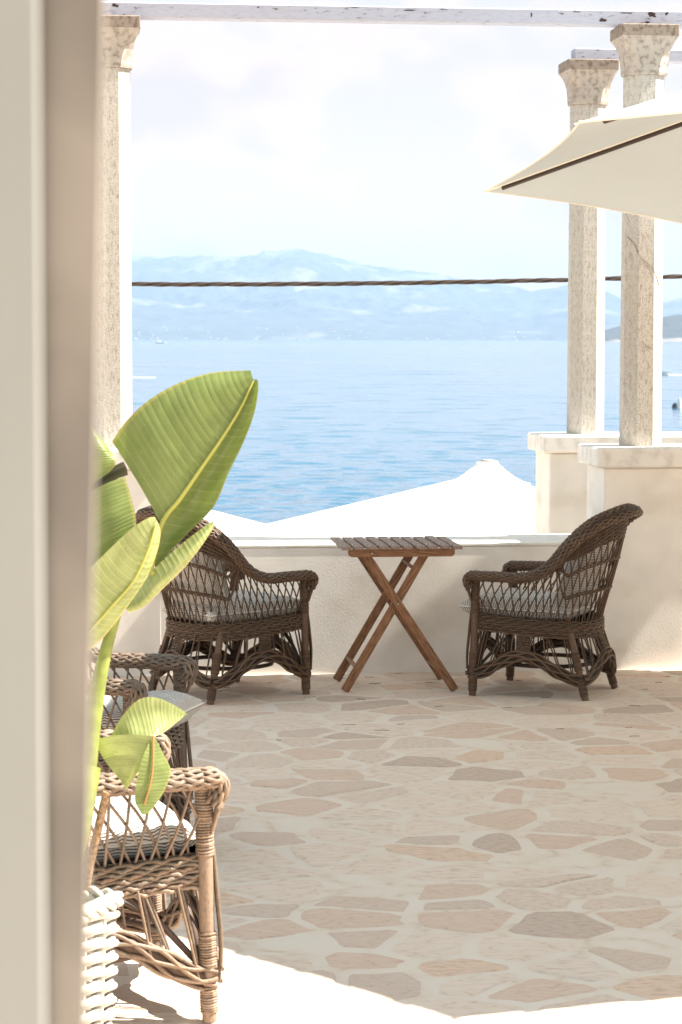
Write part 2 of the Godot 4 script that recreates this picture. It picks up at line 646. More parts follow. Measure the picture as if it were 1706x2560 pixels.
func ridge_y(px: float, table: Array) -> float:
	for i in table.size() - 1:
		if px <= table[i + 1][0]:
			var f: float = clampf((px - table[i][0]) / (table[i + 1][0] - table[i][0]), 0.0, 1.0)
			return lerpf(table[i][1], table[i + 1][1], f)
	return table[-1][1]


# elevation of the skyline in thousandths of the distance, by bearing in thousandths (tangents)
const RIDGE := [[-420, 20], [-330, 27], [-240, 31], [-160, 34], [-87, 33.5], [-69, 33.2], [-57, 33.6], [-44, 33.2], [-33, 34.8], [-26, 35.8], [-19, 36.6], [-11.5, 35.3], [-4, 33.5], [3, 31.7], [12, 29.9], [21, 28.5], [30, 27.7], [39, 26.3], [46, 25.0], [57, 22.4], [66, 22.2], [79, 19.4], [86, 20.6], [95, 21.9], [104, 21.5], [110, 19.2], [115, 17.0], [119, 15.4], [126, 14.6], [134, 15.4], [141, 16.8], [170, 19], [240, 24], [330, 20], [420, 16]]


func build_mountains() -> void:
	var m := MB.new()
	var cols := 800
	var rows := 120
	var r0 := 9000.0
	var r1 := 15000.0
	var hills := noise(111, 0.00042, 5)
	var gul := noise(112, 0.0011, 5, FastNoiseLite.TYPE_SIMPLEX_SMOOTH, true)
	var rock := noise(113, 0.0013, 6)
	var rock2 := noise(114, 0.0045, 4)
	var pts := []
	var tops := PackedFloat32Array()
	for j in cols + 1:
		var q := 2.0 * j / cols - 1.0
		var tx := 0.42 * (0.5 * q + 0.5 * q * q * q)
		var column := []
		var top := 0.0
		for i in rows + 1:
			var f := float(i) / rows
			var z := lerpf(r0, r1, f)
			var x := z * tx
			var base := 0.10 * smoothstep(0.0, 0.08, f) + 0.26 * smoothstep(0.02, 0.45, f) + 0.64 * smoothstep(0.38, 0.9, f)
			var e := base * (1.0 + 0.30 * hills.get_noise_2d(x, z)) + 0.125 * gul.get_noise_2d(x, z) * smoothstep(0.05, 0.35, f)
			e = maxf(e, 0.0) if f > 0.0 else -0.02
			column.append([x, z, e])
			top = maxf(top, e / z)
		tops.append(top)
		pts.append(column)
	for j in cols + 1:
		var q := 2.0 * j / cols - 1.0
		var tx := 0.42 * (0.5 * q + 0.5 * q * q * q)
		var goal := ridge_y(tx * 1000.0, RIDGE) / 1000.0
		var top := 0.0
		for k in range(-9, 10):
			top += tops[clampi(j + k, 0, cols)] / 19.0
		for i in rows + 1:
			var s: Array = pts[j][i]
			pts[j][i] = Vector3(s[0], SEA + s[2] / top * (goal + 0.0005), -s[1])
	for i in rows + 1:
		for j in cols + 1:
			var p: Vector3 = pts[j][i]
			var du: Vector3 = pts[mini(j + 1, cols)][i] - pts[maxi(j - 1, 0)][i]
			var dv: Vector3 = pts[j][mini(i + 1, rows)] - pts[j][maxi(i - 1, 0)]
			var nn := du.cross(dv).normalized()
			if nn.y < 0.0:
				nn = -nn
			var hh := p.y - SEA
			var bare := smoothstep(-0.05, 0.3, 0.95 * rock.get_noise_2d(p.x, p.z * 0.8) + 0.3 * rock2.get_noise_2d(p.x * 1.2, p.y * 2.0) + 0.30 * smoothstep(150.0, 450.0, hh) - 0.14 + 0.6 * (0.75 - nn.y))
			var green := Color(0.05, 0.07, 0.075).lerp(Color(0.085, 0.105, 0.105), rock2.get_noise_2d(p.x * 2.0, p.z * 2.0) + 0.5)
			m.tint = green.lerp(Color(0.235, 0.235, 0.23), bare * 0.6)
			m.vert(p, nn)
	for i in rows:
		for j in cols:
			var k := i * (cols + 1) + j
			m.ix.append_array([k, k + cols + 1, k + 1, k + 1, k + cols + 1, k + cols + 2])
	var o := obj("mountain_range", m, mats.mountain)
	tag(o, "hazy blue mountain range with pale rocky patches across the water", "mountains", "", "structure")
	# the towns on the far shore read as one thin bright line
	var t := MB.new()
	for k in 220:
		var tx := rng.randf_range(-0.2, 0.2)
		var z := 9000.0 + pow(rng.randf(), 2.8) * 520.0 + 12.0
		var jf := clampf(_inv_bearing(tx), 0.0, 1.0) * cols
		var j := mini(int(jf), cols - 1)
		var fi := (z - r0) / (r1 - r0) * rows
		var i := mini(int(fi), rows - 1)
		var y: float = lerpf(pts[j][i].y, pts[j][i + 1].y, fi - i)
		var s := Vector3(rng.randf_range(6, 12), rng.randf_range(3, 5), rng.randf_range(8, 14))
		t.cbox(Transform3D(Basis(Vector3.UP, rng.randf_range(-0.5, 0.5)), Vector3(z * tx, y + s.y * 0.4, -z)), s, 0.3)
	var oo := obj("shore_town", t, mats.town_wall)
	tag(oo, "thin line of pale town houses along the far mountain shore", "town", "", "stuff")


func _inv_bearing(tx: float) -> float:
	var lo := -1.0
	var hi := 1.0
	for k in 24:
		var q := (lo + hi) * 0.5
		if 0.42 * (0.5 * q + 0.5 * q * q * q) < tx:
			lo = q
		else:
			hi = q
	return (lo + 1.0) * 0.5


const HEADLAND := [[95, -1], [104, 1.4], [108, 2.6], [114, 4.4], [120, 6.0], [128, 8.0], [136, 9.3], [141, 9.8], [165, 12], [220, 16], [300, 14], [420, 8]]


func build_headland() -> void:
	var m := MB.new()
	var cols := 260
	var rows := 26
	var r0 := 5200.0
	var r1 := 6100.0
	var tree := noise(121, 0.018, 4)
	var clump := noise(122, 0.006, 3)
	var pts := []
	for j in cols + 1:
		var tx := lerpf(0.094, 0.34, float(j) / cols)
		var goal := ridge_y(tx * 1000.0, HEADLAND) / 1000.0 + 0.0011
		var column := []
		for i in rows + 1:
			var f := float(i) / rows
			var z := lerpf(r0, r1, f)
			var e := goal * z * (0.16 * smoothstep(0.0, 0.05, f) + 0.84 * smoothstep(0.02, 0.75, f))
			var y := SEA - 1.0 + maxf(e, 0.0)
			if e > 2.0:
				y += 6.0 * tree.get_noise_2d(z * tx, z) + 4.0 * clump.get_noise_2d(z * tx, z)
			column.append(Vector3(z * tx, y, -z))
		pts.append(column)
	for i in rows + 1:
		for j in cols + 1:
			var p: Vector3 = pts[j][i]
			var du: Vector3 = pts[mini(j + 1, cols)][i] - pts[maxi(j - 1, 0)][i]
			var dv: Vector3 = pts[j][mini(i + 1, rows)] - pts[j][maxi(i - 1, 0)]
			var nn := du.cross(dv).normalized()
			if nn.y < 0.0:
				nn = -nn
			var q := tree.get_noise_2d(p.x * 1.4 + 70.0, p.z) * 0.5 + 0.5
			m.tint = Color(0.02, 0.024, 0.016).lerp(Color(0.06, 0.057, 0.042), q)
			if i < 2:
				m.tint = Color(0.22, 0.2, 0.17)
			m.vert(p, nn)
	for i in rows:
		for j in cols:
			var k := i * (cols + 1) + j
			m.ix.append_array([k, k + cols + 1, k + 1, k + 1, k + cols + 1, k + cols + 2])
	var o := obj("headland", m, mats.headland)
	tag(o, "low grey wooded headland at the right, nearer than the mountains", "headland", "", "structure")


# ---------------------------------------------------------------- terrace floor
func build_floor() -> void:
	var base := MB.new()
	var q := []
	for i in 2:
		var row := []
		for j in 2:
			row.append(wp(lerpf(-6.0, 8.0, j), -0.0042, lerpf(15.0, -0.6, i)))
		q.append(row)
	base.grid(q)
	for k in base.n.size():
		base.n[k] = Vector3.UP
	var slab := obj("terrace_floor", base, mats.mortar)
	tag(slab, "terrace floor of irregular beige stone slabs set in pale mortar", "floor", "", "structure")
	# seeds
	var cell := 0.255
	var seeds: Array[Vector2] = []
	var nx := int(8.6 / cell)
	var nz := int(10.9 / (cell * 0.92))
	for i in nz:
		for j in nx:
			if rng.randf() < 0.08:
				continue
			var p := Vector2(-3.9 + (j + 0.5 + rng.randf_range(-0.45, 0.45)) * cell, -12.35 + (i + 0.5 + rng.randf_range(-0.45, 0.45)) * cell * 0.92)
			seeds.append(p)
	seeds.sort_custom(func(a, b): return a.y > b.y)
	var rest := MB.new()
	var weights := [0, 0, 0, 1, 1, 2, 2, 2, 3, 4, 4, 5, 6, 6, 7, 7, 7]
	var count := 0
	var jit := noise(131, 3.0, 2)
	for a in seeds.size():
		var s := seeds[a]
		var cellp: Array = [s + Vector2(-0.6, -0.6), s + Vector2(0.6, -0.6), s + Vector2(0.6, 0.6), s + Vector2(-0.6, 0.6)]
		var gap := 0.003 + 0.014 * pow(rng.randf(), 1.6)
		for b in seeds.size():
			if a == b or absf(seeds[b].y - s.y) > 1.0 or absf(seeds[b].x - s.x) > 1.0:
				continue
			var d: Vector2 = seeds[b] - s
			var L := d.length()
			if L > 1.1:
				continue
			var nn := d / L
			cellp = clip(cellp, nn, s.dot(nn) + L * 0.5 - gap)
			if cellp.size() < 3:
				break
		# the sea wall bounds the paving
		var wn3 := wp(0, 0, -1) - wp(0, 0, 0)
		var wn := Vector2(wn3.x, wn3.z)
		var w0 := wp(0, 0, 0.012)
		cellp = clip(cellp, wn, Vector2(w0.x, w0.z).dot(wn)) if cellp.size() > 2 else cellp
		if cellp.size() < 3:
			continue
		var drop := rng.randf() < 0.04
		var kind: int = weights[rng.randi() % weights.size()]
		var lift := rng.randf_range(-0.0025, 0.002)
		if drop:
			continue
		# round the corners and roughen the outline
		var ring: Array = []
		for i in cellp.size():
			var p: Vector2 = cellp[i]
			var pn: Vector2 = cellp[(i + 1) % cellp.size()]
			if p.distance_to(pn) < 0.02:
				ring.append(p)
				continue
			for f in [0.09, 0.5, 0.91]:
				var w := p.lerp(pn, f)
				ring.append(w + Vector2(jit.get_noise_2d(w.x * 2.0, w.y * 2.0), jit.get_noise_2d(w.x * 2.0 + 40.0, w.y * 2.0)) * 0.016)
		var mid := Vector2.ZERO
		for p in ring:
			mid += p
		mid /= ring.size()
		var visible := absf(s.x) < 0.150 * absf(s.y) + 0.2 and s.y < -5.2 and count < 298
		var m := MB.new() if visible else rest
		var o3 := Vector3(mid.x, 0, mid.y) if visible else Vector3.ZERO
		var first := m.v.size()
		var rn := ring.size()
		var top := m.vert(Vector3(mid.x, lift, mid.y) - o3, Vector3.UP)
		for lv in [[0.45, 0.0, 1.0], [0.8, 0.0, 1.3], [1.0, -0.003, 1.6], [1.0, -0.012, 0.6]]:
			for i in rn:
				var p: Vector2 = ring[i]
				var d := maxf(p.distance_to(mid), 0.03)
				var f: float = lv[0] if lv[0] < 1.0 else (1.0 if lv[1] < -0.01 else maxf(0.87, 1.0 - 0.02 / d))
				var w: Vector2 = mid + (p - mid) * f
				var h: float = lift + lv[1] + 0.0026 * lv[2] * jit.get_noise_2d(w.x * 3.0 + 11.0, w.y * 3.0)
				m.vert(Vector3(w.x, h, w.y) - o3, Vector3((p.x - mid.x) * 0.25 * float(lv[0] == 1.0), 1.0, (p.y - mid.y) * 0.25 * float(lv[0] == 1.0)).normalized())
		for i in rn:
			var i1 := (i + 1) % rn
			m.ix.append_array([top, first + 1 + i, first + 1 + i1])
			for lv in 3:
				var a0 := first + 1 + lv * rn
				m.ix.append_array([a0 + i, a0 + rn + i, a0 + i1, a0 + i1, a0 + rn + i, a0 + rn + i1])
		if visible:
			count += 1
			obj("paving_stone", m, mats["paving_%d" % kind], slab, Transform3D(Basis.IDENTITY, o3))
	var far := obj("outer_paving", rest, mats.paving_0, slab)
	far.set_meta("kind", "stuff")
	# the storey below, where the lower parasols stand
	var lo := MB.new()
	lo.cbox(Transform3D(Basis(Vector3.UP, deg_to_rad(WALL_YAW)), wp(1.0, -2.45, -5.1)), Vector3(16, 0.3, 9.0), 0.02)
	var ground := obj("lower_terrace", lo, mats.mortar)
	tag(ground, "lower stone terrace beyond the sea wall", "ground", "", "structure")


func clip(p: Array, nn: Vector2, limit: float) -> Array:
	var out := []
	for i in p.size():
		var a: Vector2 = p[i]
		var b: Vector2 = p[(i + 1) % p.size()]
		var da := a.dot(nn) - limit
		var db := b.dot(nn) - limit
		if da <= 0.0:
			out.append(a)
		if (da < 0.0 and db > 0.0) or (da > 0.0 and db < 0.0):
			out.append(a.lerp(b, da / (da - db)))
	return out


# ---------------------------------------------------------------- walls and piers
func wall_box(m: MB, t0: float, t1: float, y0: float, y1: float, d0: float, d1: float, bev := 0.008) -> void:
	m.cbox(Transform3D(Basis.IDENTITY, Vector3((t0 + t1) * 0.5, (y0 + y1) * 0.5, (d0 + d1) * 0.5)), Vector3(t1 - t0, y1 - y0, d0 - d1), bev)


func build_walls() -> void:
	var yaw := deg_to_rad(WALL_YAW)
	var lw := thing("low_wall", "low cream stucco parapet wall behind the table, pale flat top", "wall", wp(0, 0, 0), yaw)
	var a := MB.new()
	wall_box(a, -0.95, 1.39, -2.3, 0.630, -0.003, -0.40)
	obj("wall_body", a, mats.stucco, lw)
	var b := MB.new()
	wall_box(b, -0.93, 1.37, 0.6295, 0.646, 0.0, -0.54, 0.004)
	obj("wall_top", b, mats.cap_plaster, lw)
	for k in [
		["stucco_pier", "broad cream stucco pier behind the right chair, carrying the cracked column", 1.33, 5.0, 0.0, -0.42, 0.0, -2.3],
		["stucco_pier", "farther cream stucco pier half hidden behind the broad right pier", 1.355, 5.0, -1.545, -1.965, -1.5, -2.3],
		["stucco_pier", "stucco pier at the left end of the parapet, hidden behind banana leaves", -4.6, -0.89, 0.0, -0.42, 0.0, -2.3]]:
		var p := thing(k[0], k[1], "pier", wp(0, 0, 0), yaw, "stucco piers under the columns")
		var m := MB.new()
		wall_box(m, k[2], k[3], k[7], 1.02, k[4], k[5])
		obj("pier_body", m, mats.stucco, p)
		var c := MB.new()
		wall_box(c, k[2] - 0.042, k[3] + 0.042, 1.0225, 1.122, k[4] + 0.042, k[5] - 0.042, 0.01)
		obj("pier_cap", c, mats.cap_plaster, p)


# ---------------------------------------------------------------- columns
func octagon(half: float, cut: float, y: float) -> Array:
	var out := []
	var k := half - cut
	for p in [[half, -k], [half, k], [k, half], [-k, half], [-half, k], [-half, -k], [-k, -half], [k, -half]]:
		out.append(Vector3(p[0], y, p[1]))
	return out


func build_columns() -> void:
	var yaw := deg_to_rad(WALL_YAW)
	var list := [
		[1.562, -0.21, "cracked grey stone octagonal column standing on the broad right pier"],
		[1.603, -1.755, "weathered stone octagonal column on the farther pier, behind the parasol tip"],
		[-1.128, -0.21, "stone octagonal column at the left, partly behind the door frame and leaves"]]
	for k in list.size():
		var c: Array = list[k]
		var o := thing("stone_column", c[2], "column", wp(c[0], 1.122, c[1]), yaw, "stone columns of the pergola")
		var s := MB.new()
		var rings := []
		var wob := noise(140 + k, 1.0, 3)
		for i in 34:
			var y := 1.868 * i / 33.0
			var ring := octagon(0.1 - 0.003 * i / 33.0, 0.0585, y)
			for j in ring.size():
				var d := 0.0016 * wob.get_noise_2d(j * 7.0, y * 9.0)
				ring[j] += Vector3(ring[j].x, 0, ring[j].z).normalized() * d
			rings.append(ring)
		s.loft(rings, Vector3.ZERO)
		obj("shaft", s, mats.column_stone, o)
		var cp := MB.new()
		var prof := [[0.0, 0.106, 0.058], [0.012, 0.109, 0.058], [0.05, 0.110, 0.054], [0.09, 0.112, 0.046], [0.125, 0.117, 0.034], [0.155, 0.126, 0.02], [0.18, 0.138, 0.007], [0.19, 0.143, 0.0035]]
		var rr := []
		for p in prof:
			var ring := octagon(p[1], p[2], 1.869 + p[0])
			for j in ring.size():
				ring[j] += Vector3(1, 0, 0.7) * 0.0022 * wob.get_noise_2d(j * 11.0 + 60.0, p[0] * 60.0)
			rr.append(ring)
		cp.loft(rr, Vector3.ZERO)
		var cap := obj("capital", cp, mats.capital_stone, o)
		var ab := MB.new()
		ab.loft([octagon(0.1455, 0.004, 2.0595), octagon(0.1455, 0.004, 2.112), octagon(0.141, 0.004, 2.117)], Vector3.ZERO)
		obj("abacus", ab, mats.abacus_stone, cap)
		if k == 0:
			for path in [[[-0.09, 1.06], [-0.062, 1.03], [-0.045, 0.985], [-0.03, 0.955], [0.0, 0.93], [0.022, 0.915], [0.04, 0.885], [0.055, 0.86], [0.072, 0.82]], [[-0.02, 0.535], [0.0, 0.515], [0.03, 0.50], [0.048, 0.478], [0.07, 0.46]], [[0.005, 1.22], [0.022, 1.185], [0.05, 1.14]]]:
				var cr := MB.new()
				var pts := PackedVector3Array()
				var rad := []
				for i in path.size():
					var x: float = path[i][0]
					var zf := 0.0992 if absf(x) < 0.0415 else 0.0992 - (absf(x) - 0.0415)
					pts.append(Vector3(x, path[i][1], zf - 0.0006))
					rad.append(0.0018 if i % 2 == 0 else 0.0011)
				cr.tube(pts, rad, 5)
				obj("crack", cr, mats.crack, o)


func build_beams() -> void:
	var yaw := deg_to_rad(WALL_YAW)
	var list := [
		[-1.20, 4.2, -0.15, 3.243, 3.34, "long white painted pergola beam with flaking paint, across the top of the view"],
		[1.512, 4.2, -1.70, 3.243, 3.335, "shorter white pergola beam on the farther column at the right"]]
	for k in list.size():
		var b: Array = list[k]
		var o := thing("pergola_beam", b[5], "beam", wp(0, 0, 0), yaw, "white beams of the pergola")
		var m := MB.new()
		wall_box(m, b[0], b[1], b[3] - 0.003, b[4] - 0.025, b[2], b[2] - 0.11, 0.006)
		obj("timber", m, mats.beam_paint, o)
		# flaked patches of bare wood on the front face
		var spots := [[-1.105, 3.295, 0.05, 0.022], [-1.06, 3.25, 0.018, 0.01], [1.33, 3.262, 0.05, 0.02], [1.585, 3.292, 0.05, 0.03], [1.56, 3.255, 0.03, 0.014], [1.66, 3.30, 0.02, 0.02], [0.97, 3.282, 0.010, 0.035], [0.36, 3.296, 0.09, 0.008], [0.52, 3.303, 0.06, 0.006], [-0.4, 3.298, 0.012, 0.01], [0.08, 3.304, 0.05, 0.005], [1.45, 3.30, 0.07, 0.007], [0.75, 3.247, 0.04, 0.005], [1.2, 3.301, 0.05, 0.006]] if k == 0 else [[1.56, 3.26, 0.02, 0.006], [1.9, 3.27, 0.04, 0.007]]
		for s in spots:
			var f := MB.new()
			var ring := []
			var n := 13
			for i in n:
				var a := TAU * i / n
				var q := rng.randf_range(0.45, 1.1)
				var y: float = clampf(s[1] + sin(a) * s[3] * 0.5 * q, b[3] + 0.004, b[4] - 0.032)
				ring.append(Vector3(s[0] + cos(a) * s[2] * 0.5 * q, y, b[2] + 0.0015))
			var mid := Vector3(s[0], clampf(s[1], b[3] + 0.005, b[4] - 0.034), b[2] + 0.0015)
			for i in n:
				f.poly([mid, ring[i], ring[(i + 1) % n]], mid - Vector3(0, 0, 1))
			obj("flaked_patch", f, mats.bare_wood, o)


# ---------------------------------------------------------------- parasols
func canopy(o: Node3D, tips: Array, hub: Vector3, sag: float, material: Material, steps := 12, droop := 0.0) -> void:
	for k in tips.size():
		var a: Vector3 = tips[k]
		var b: Vector3 = tips[(k + 1) % tips.size()]
		var rows := []
		for i in steps + 1:
			var f := float(i) / steps
			var row := []
			for j in steps + 1:
				var s := float(j) / steps
				var hem := a.lerp(b, s).lerp(hub, sag * 4.0 * s * (1.0 - s))
				var p := hem.lerp(hub, f)
				p.y -= droop * sin(PI * f) * (0.6 + 0.4 * 4.0 * s * (1.0 - s))
				row.append(p)
			rows.append(row)
		var m := MB.new()
		var up: Vector3 = (b - a).cross(hub - a)
		m.grid(rows, [], up.y < 0.0)
		obj("canopy_panel", m, material, o)


func build_parasol() -> void:
	var at := Vector3(2.95, 0, -8.6)
	var o := thing("parasol", "large cream parasol over the right side, dark rib under its canopy", "parasol", at)
	var tips := [V(0.705, 2.39, -11.95), V(0.711, 2.315, -7.3), V(2.13, 2.29, -5.9), V(4.2, 2.12, -6.4), V(5.3, 1.97, -7.0), V(5.3, 1.97, -11.0), V(4.3, 2.0, -12.2), V(2.55, 2.03, -12.34)]
	var local := []
	for t in tips:
		local.append(t - at)
	var hub := Vector3(0, 3.07, 0)
	canopy(o, local, hub, 0.035, mats.canvas, 12)
	for k in local.size():
		var a: Vector3 = local[k]
		var dir: Vector3 = (hub - a).normalized()
		var r := MB.new()
		var p0 := a.lerp(hub, 0.035) - Vector3(0, 0.016, 0)
		var p1 := a.lerp(hub, 0.99) - Vector3(0, 0.02, 0)
		r.tube(PackedVector3Array([p0, p0.lerp(p1, 0.5), p1]), 0.012, 8, false, true, Vector3.UP, 0.7)
		obj("rib", r, mats.dark_rib, o)
		var tp := MB.new()
		var side: Vector3 = dir.cross(Vector3.UP).normalized()
		var q := []
		for i in 7:
			var f := i / 6.0
			var c := (a - dir * 0.012).lerp(a + dir * 0.14, f)
			var wd := 0.012 + 0.03 * f
			q.append([c - side * wd - Vector3(0, 0.001 + 0.004 * f, 0), c - Vector3(0, 0.006, 0), c + side * wd - Vector3(0, 0.001 + 0.004 * f, 0)])
		tp.grid(q)
		obj("rib_pocket", tp, mats.canvas_tape, o)
		var tape := MB.new()
		var lift := side * 0.026 if side.z > 0.0 else side * -0.026
		tape.tube(PackedVector3Array([p0 + lift + V(0, 0.008, 0), p0.lerp(p1, 0.5) + lift + V(0, 0.008, 0), p1 + lift + V(0, 0.008, 0)]), 0.007, 6, false, true, Vector3.UP, 0.6)
		obj("rib_tape", tape, mats.canvas_tape, o)
		# hem tape
		var b: Vector3 = local[(k + 1) % local.size()]
		var hem := PackedVector3Array()
		for j in 25:
			var s := j / 24.0
			hem.append(a.lerp(b, s).lerp(hub, 0.035 * 4.0 * s * (1.0 - s)))
		var h := MB.new()
		h.tube(hem, 0.004, 5)
		obj("hem", h, mats.canvas_tape, o)
	var pole := MB.new()
	pole.tube(PackedVector3Array([V(0, 0.05, 0), V(0, 1.5, 0), V(0, 3.1, 0)]), 0.035, 12)
	obj("pole", pole, mats.dark_rib, o)
	var foot := MB.new()
	foot.cbox(Transform3D(Basis.IDENTITY, V(0, 0.04, 0)), V(0.8, 0.08, 0.8), 0.01)
	obj("base", foot, mats.cap_plaster, o)


func build_lower_parasols() -> void:
	var yaw := deg_to_rad(WALL_YAW)
	for k in [[1.46, -4.25, "white parasol canopy beyond the wall, peaked behind the table", 0.0], [-1.33, -4.2, "white parasol canopy beyond the wall at left, behind the left chair", 0.0]]:
		var at := wp(k[0], -2.3, k[1])
		var o := thing("lower_parasol", k[2], "parasol", at, yaw, "white parasols on the lower terrace")
		var h0 := 2.60
		var hub := V(0, 3.065, 0)
		var w := 1.43
		var tips := [V(-w, h0, w), V(w, h0, w), V(w, h0, -w), V(-w, h0, -w)]
		canopy(o, tips, hub, 0.02, mats.white_canvas, 10)
		# the vent cap over the top
		var cap := MB.new()
		var rows := []
		for i in 9:
			var f := i / 8.0
			var row := []
			for j in 33:
				var a := TAU * j / 32.0
				var sq := 1.0 / maxf(absf(cos(a)), absf(sin(a)))
				var r := lerpf(0.32, 0.07, f) * lerpf(sq * 0.86, 1.0, f) * (1.0 + 0.02 * sin(a * 8.0) * (1.0 - f))
				var y := 2.985 + 0.14 * pow(f, 1.7) - 0.03 * (1.0 - f) * (sq - 1.0) + 0.008 * sin(a * 8.0) * (1.0 - f)
				row.append(V(cos(a) * r, y, sin(a) * r))
			rows.append(row)
		cap.grid(rows, [], false)
		obj("vent_cap", cap, mats.white_canvas, o)
		var knob := MB.new()
		knob.tube(PackedVector3Array([V(0, 3.12, 0), V(0, 3.138, 0), V(0, 3.146, 0)]), [0.075, 0.07, 0.03], 14)
		obj("top_cap", knob, mats.white_canvas, o)
		var pole := MB.new()
		pole.tube(PackedVector3Array([V(0, 0.0, 0), V(0, 3.04, 0)]), 0.025, 10)
		obj("pole", pole, mats.frame_white, o)
		for t in tips:
			var r := MB.new()
			r.tube(PackedVector3Array([t.lerp(hub, 0.02) - V(0, 0.02, 0), hub - V(0, 0.03, 0)]), 0.01, 6)
			obj("rib", r, mats.frame_white, o)


func build_cable() -> void:
	var o := thing("power_cable", "black twisted cable strung across the view behind the columns", "cable", wp(0, 0, -2.5), deg_to_rad(WALL_YAW))
	var n := 420
	for k in 4:
		var m := MB.new()
		var pts := PackedVector3Array()
		for i in n + 1:
			var t := lerpf(-4.0, 5.5, float(i) / n)
			var y := 1.987 + 0.0055 * (t + 0.6) * (t + 0.6) + 0.004 * t
			var a := t * TAU / 0.46 + TAU * k / 4.0
			var r := 0.0085 if k < 3 else 0.0075
			pts.append(V(t, y + sin(a) * r, cos(a) * r))
		m.tube(pts, 0.0068 if k < 3 else 0.0058, 7)
		obj("cable_strand", m, mats.cable, o)


func build_door_frame() -> void:
	var o := thing("door_frame", "blurred pale door frame upright close at the left edge", "door frame", V(-0.2, 0, -1.0))
	var a := MB.new()
	a.cbox(Transform3D(Basis.IDENTITY, V(-0.115, 1.2, 0.0)), V(0.394, 2.4, 0.10), 0.001)
	obj("frame_face", a, mats.frame_white, o)
	var b := MB.new()  # darker side of the frame, its shade carried by the colour
	var rings := []
	for y in [0.0, 2.4]:
		var x1: float = 0.0624 + 0.0246 * y
		var ring := []
		for k in 9:
			var f := k / 8.0
			ring.append(V(lerpf(0.07, x1, f), y, 0.040 + 0.007 * sin(f * PI * 0.5)))
		ring.append(V(x1 + 0.0005, y, 0.040))
		ring.append(V(0.07, y, -0.01))
		rings.append(ring)
	b.loft(rings, V(0.04, 1.2, 0.0))
	obj("frame_shaded_side", b, mats.frame_shade, o)


# ---------------------------------------------------------------- table
func beam_between(called: String, a: Vector3, b: Vector3, across: Vector3, w: float, th: float, material: Material, parent: Node, bev := 0.003) -> MeshInstance3D:
	var x := (b - a).normalized()
	var y := (across - x * across.dot(x)).normalized()
	var z := x.cross(y)
	var m := MB.new()
	m.cbox(Transform3D.IDENTITY, V(a.distance_to(b), w, th), bev)
	return obj(called, m, material, parent, Transform3D(Basis(x, y, z), (a + b) * 0.5))


func build_table() -> void:
	var o := thing("folding_table", "small wooden slatted folding table with crossed legs between two chairs", "table", V(0.259, 0, -11.545), deg_to_rad(WALL_YAW))
	# slats run front to back
	for k in 10:
		var x := -0.262 + 0.0583 * k
		var m := MB.new()
		m.cbox(Transform3D.IDENTITY, V(0.56, 0.016, 0.044), 0.003)
		var b := Basis(V(0, 0, 1), V(0, 1, 0), V(-1, 0, 0)) * Basis(V(1, 0, 0), rng.randf_range(-0.03, 0.03))
		obj("slat", m, mats.weathered_wood, o, Transform3D(b * Basis(V(0, 1, 0), rng.randf_range(-0.012, 0.012)), V(x, 0.690 + rng.randf_range(-0.002, 0.002), 0.0)))
	# rails under the slats with rounded lower corners
	for s in [1, -1]:
		var pts := [[-0.252, 0.0], [0.252, 0.0], [0.252, -0.022], [0.246, -0.032], [0.236, -0.036], [-0.236, -0.036], [-0.246, -0.032], [-0.252, -0.022]]
		var a := []
		var b := []
		for p in pts:
			a.append(V(p[0], p[1], 0.011))
			b.append(V(p[0], p[1], -0.011))
		var m := MB.new()
		m.poly(a, V(0, -0.018, -1))
		m.poly(b, V(0, -0.018, 1))
		for i in pts.size():
			var i1 := (i + 1) % pts.size()
			m.poly([a[i], a[i1], b[i1], b[i]], V(0, -0.018, 0))
		obj("rail", m, mats.table_wood, o, Transform3D(Basis.IDENTITY, V(0.0, 0.6805, 0.245 * s - 0.01)))
	# crossed legs: outer pair falls to the right, inner pair to the left
	for s in [1, -1]:
		var zo: float = 0.207 * s
		var zi: float = 0.184 * s
		var l1 := beam_between("leg", V(-0.166, 0.652, zo), V(0.262, 0.004, zo), V(1, 0.6, 0), 0.04, 0.02, mats.table_wood, o)
		var l2 := beam_between("leg", V(0.118, 0.652, zi), V(-0.262, 0.004, zi), V(1, -0.6, 0), 0.04, 0.02, mats.table_wood, o)
		for bolt in [[V(-0.012, 0.418, zo), s]]:
			var m := MB.new()
			m.tube(PackedVector3Array([bolt[0] + V(0, 0, 0.0101 * s), bolt[0] + V(0, 0, 0.0135 * s), bolt[0] + V(0, 0, 0.0145 * s)]), [0.006, 0.006, 0.003], 10)
			obj("bolt", m, mats.brass, o)
	for c in [[V(-0.2, 0.108, 0), 0.36], [V(0.075, 0.578, 0), 0.36], [V(0.2, 0.098, 0), 0.405]]:
		var m := MB.new()
		m.cbox(Transform3D.IDENTITY, V(c[1], 0.035, 0.016), 0.003)
		var tilt := 0.9 if c[0].x < 0.1 else -0.9
		obj("crossbar", m, mats.table_wood, o, Transform3D(Basis(V(0, 0, 1), tilt) * Basis(V(0, 1, 0), PI / 2.0), c[0]))
	var bolt := MB.new()
	bolt.tube(PackedVector3Array([V(-0.142, 0.662, 0.2462), V(-0.142, 0.662, 0.2495), V(-0.142, 0.662, 0.2505)]), [0.006, 0.006, 0.003], 10)
	obj("bolt", bolt, mats.brass, o)


# ---------------------------------------------------------------- wicker chairs (facing -z, right is +x)
func rod(m: MB, k := 1.0) -> void:
	var t := rng.randf_range(0.72, 1.2) * k
	var warm := rng.randf_range(0.92, 1.06)
	m.tint = Color(0.185 * t * warm, 0.128 * t, 0.088 * t / warm)


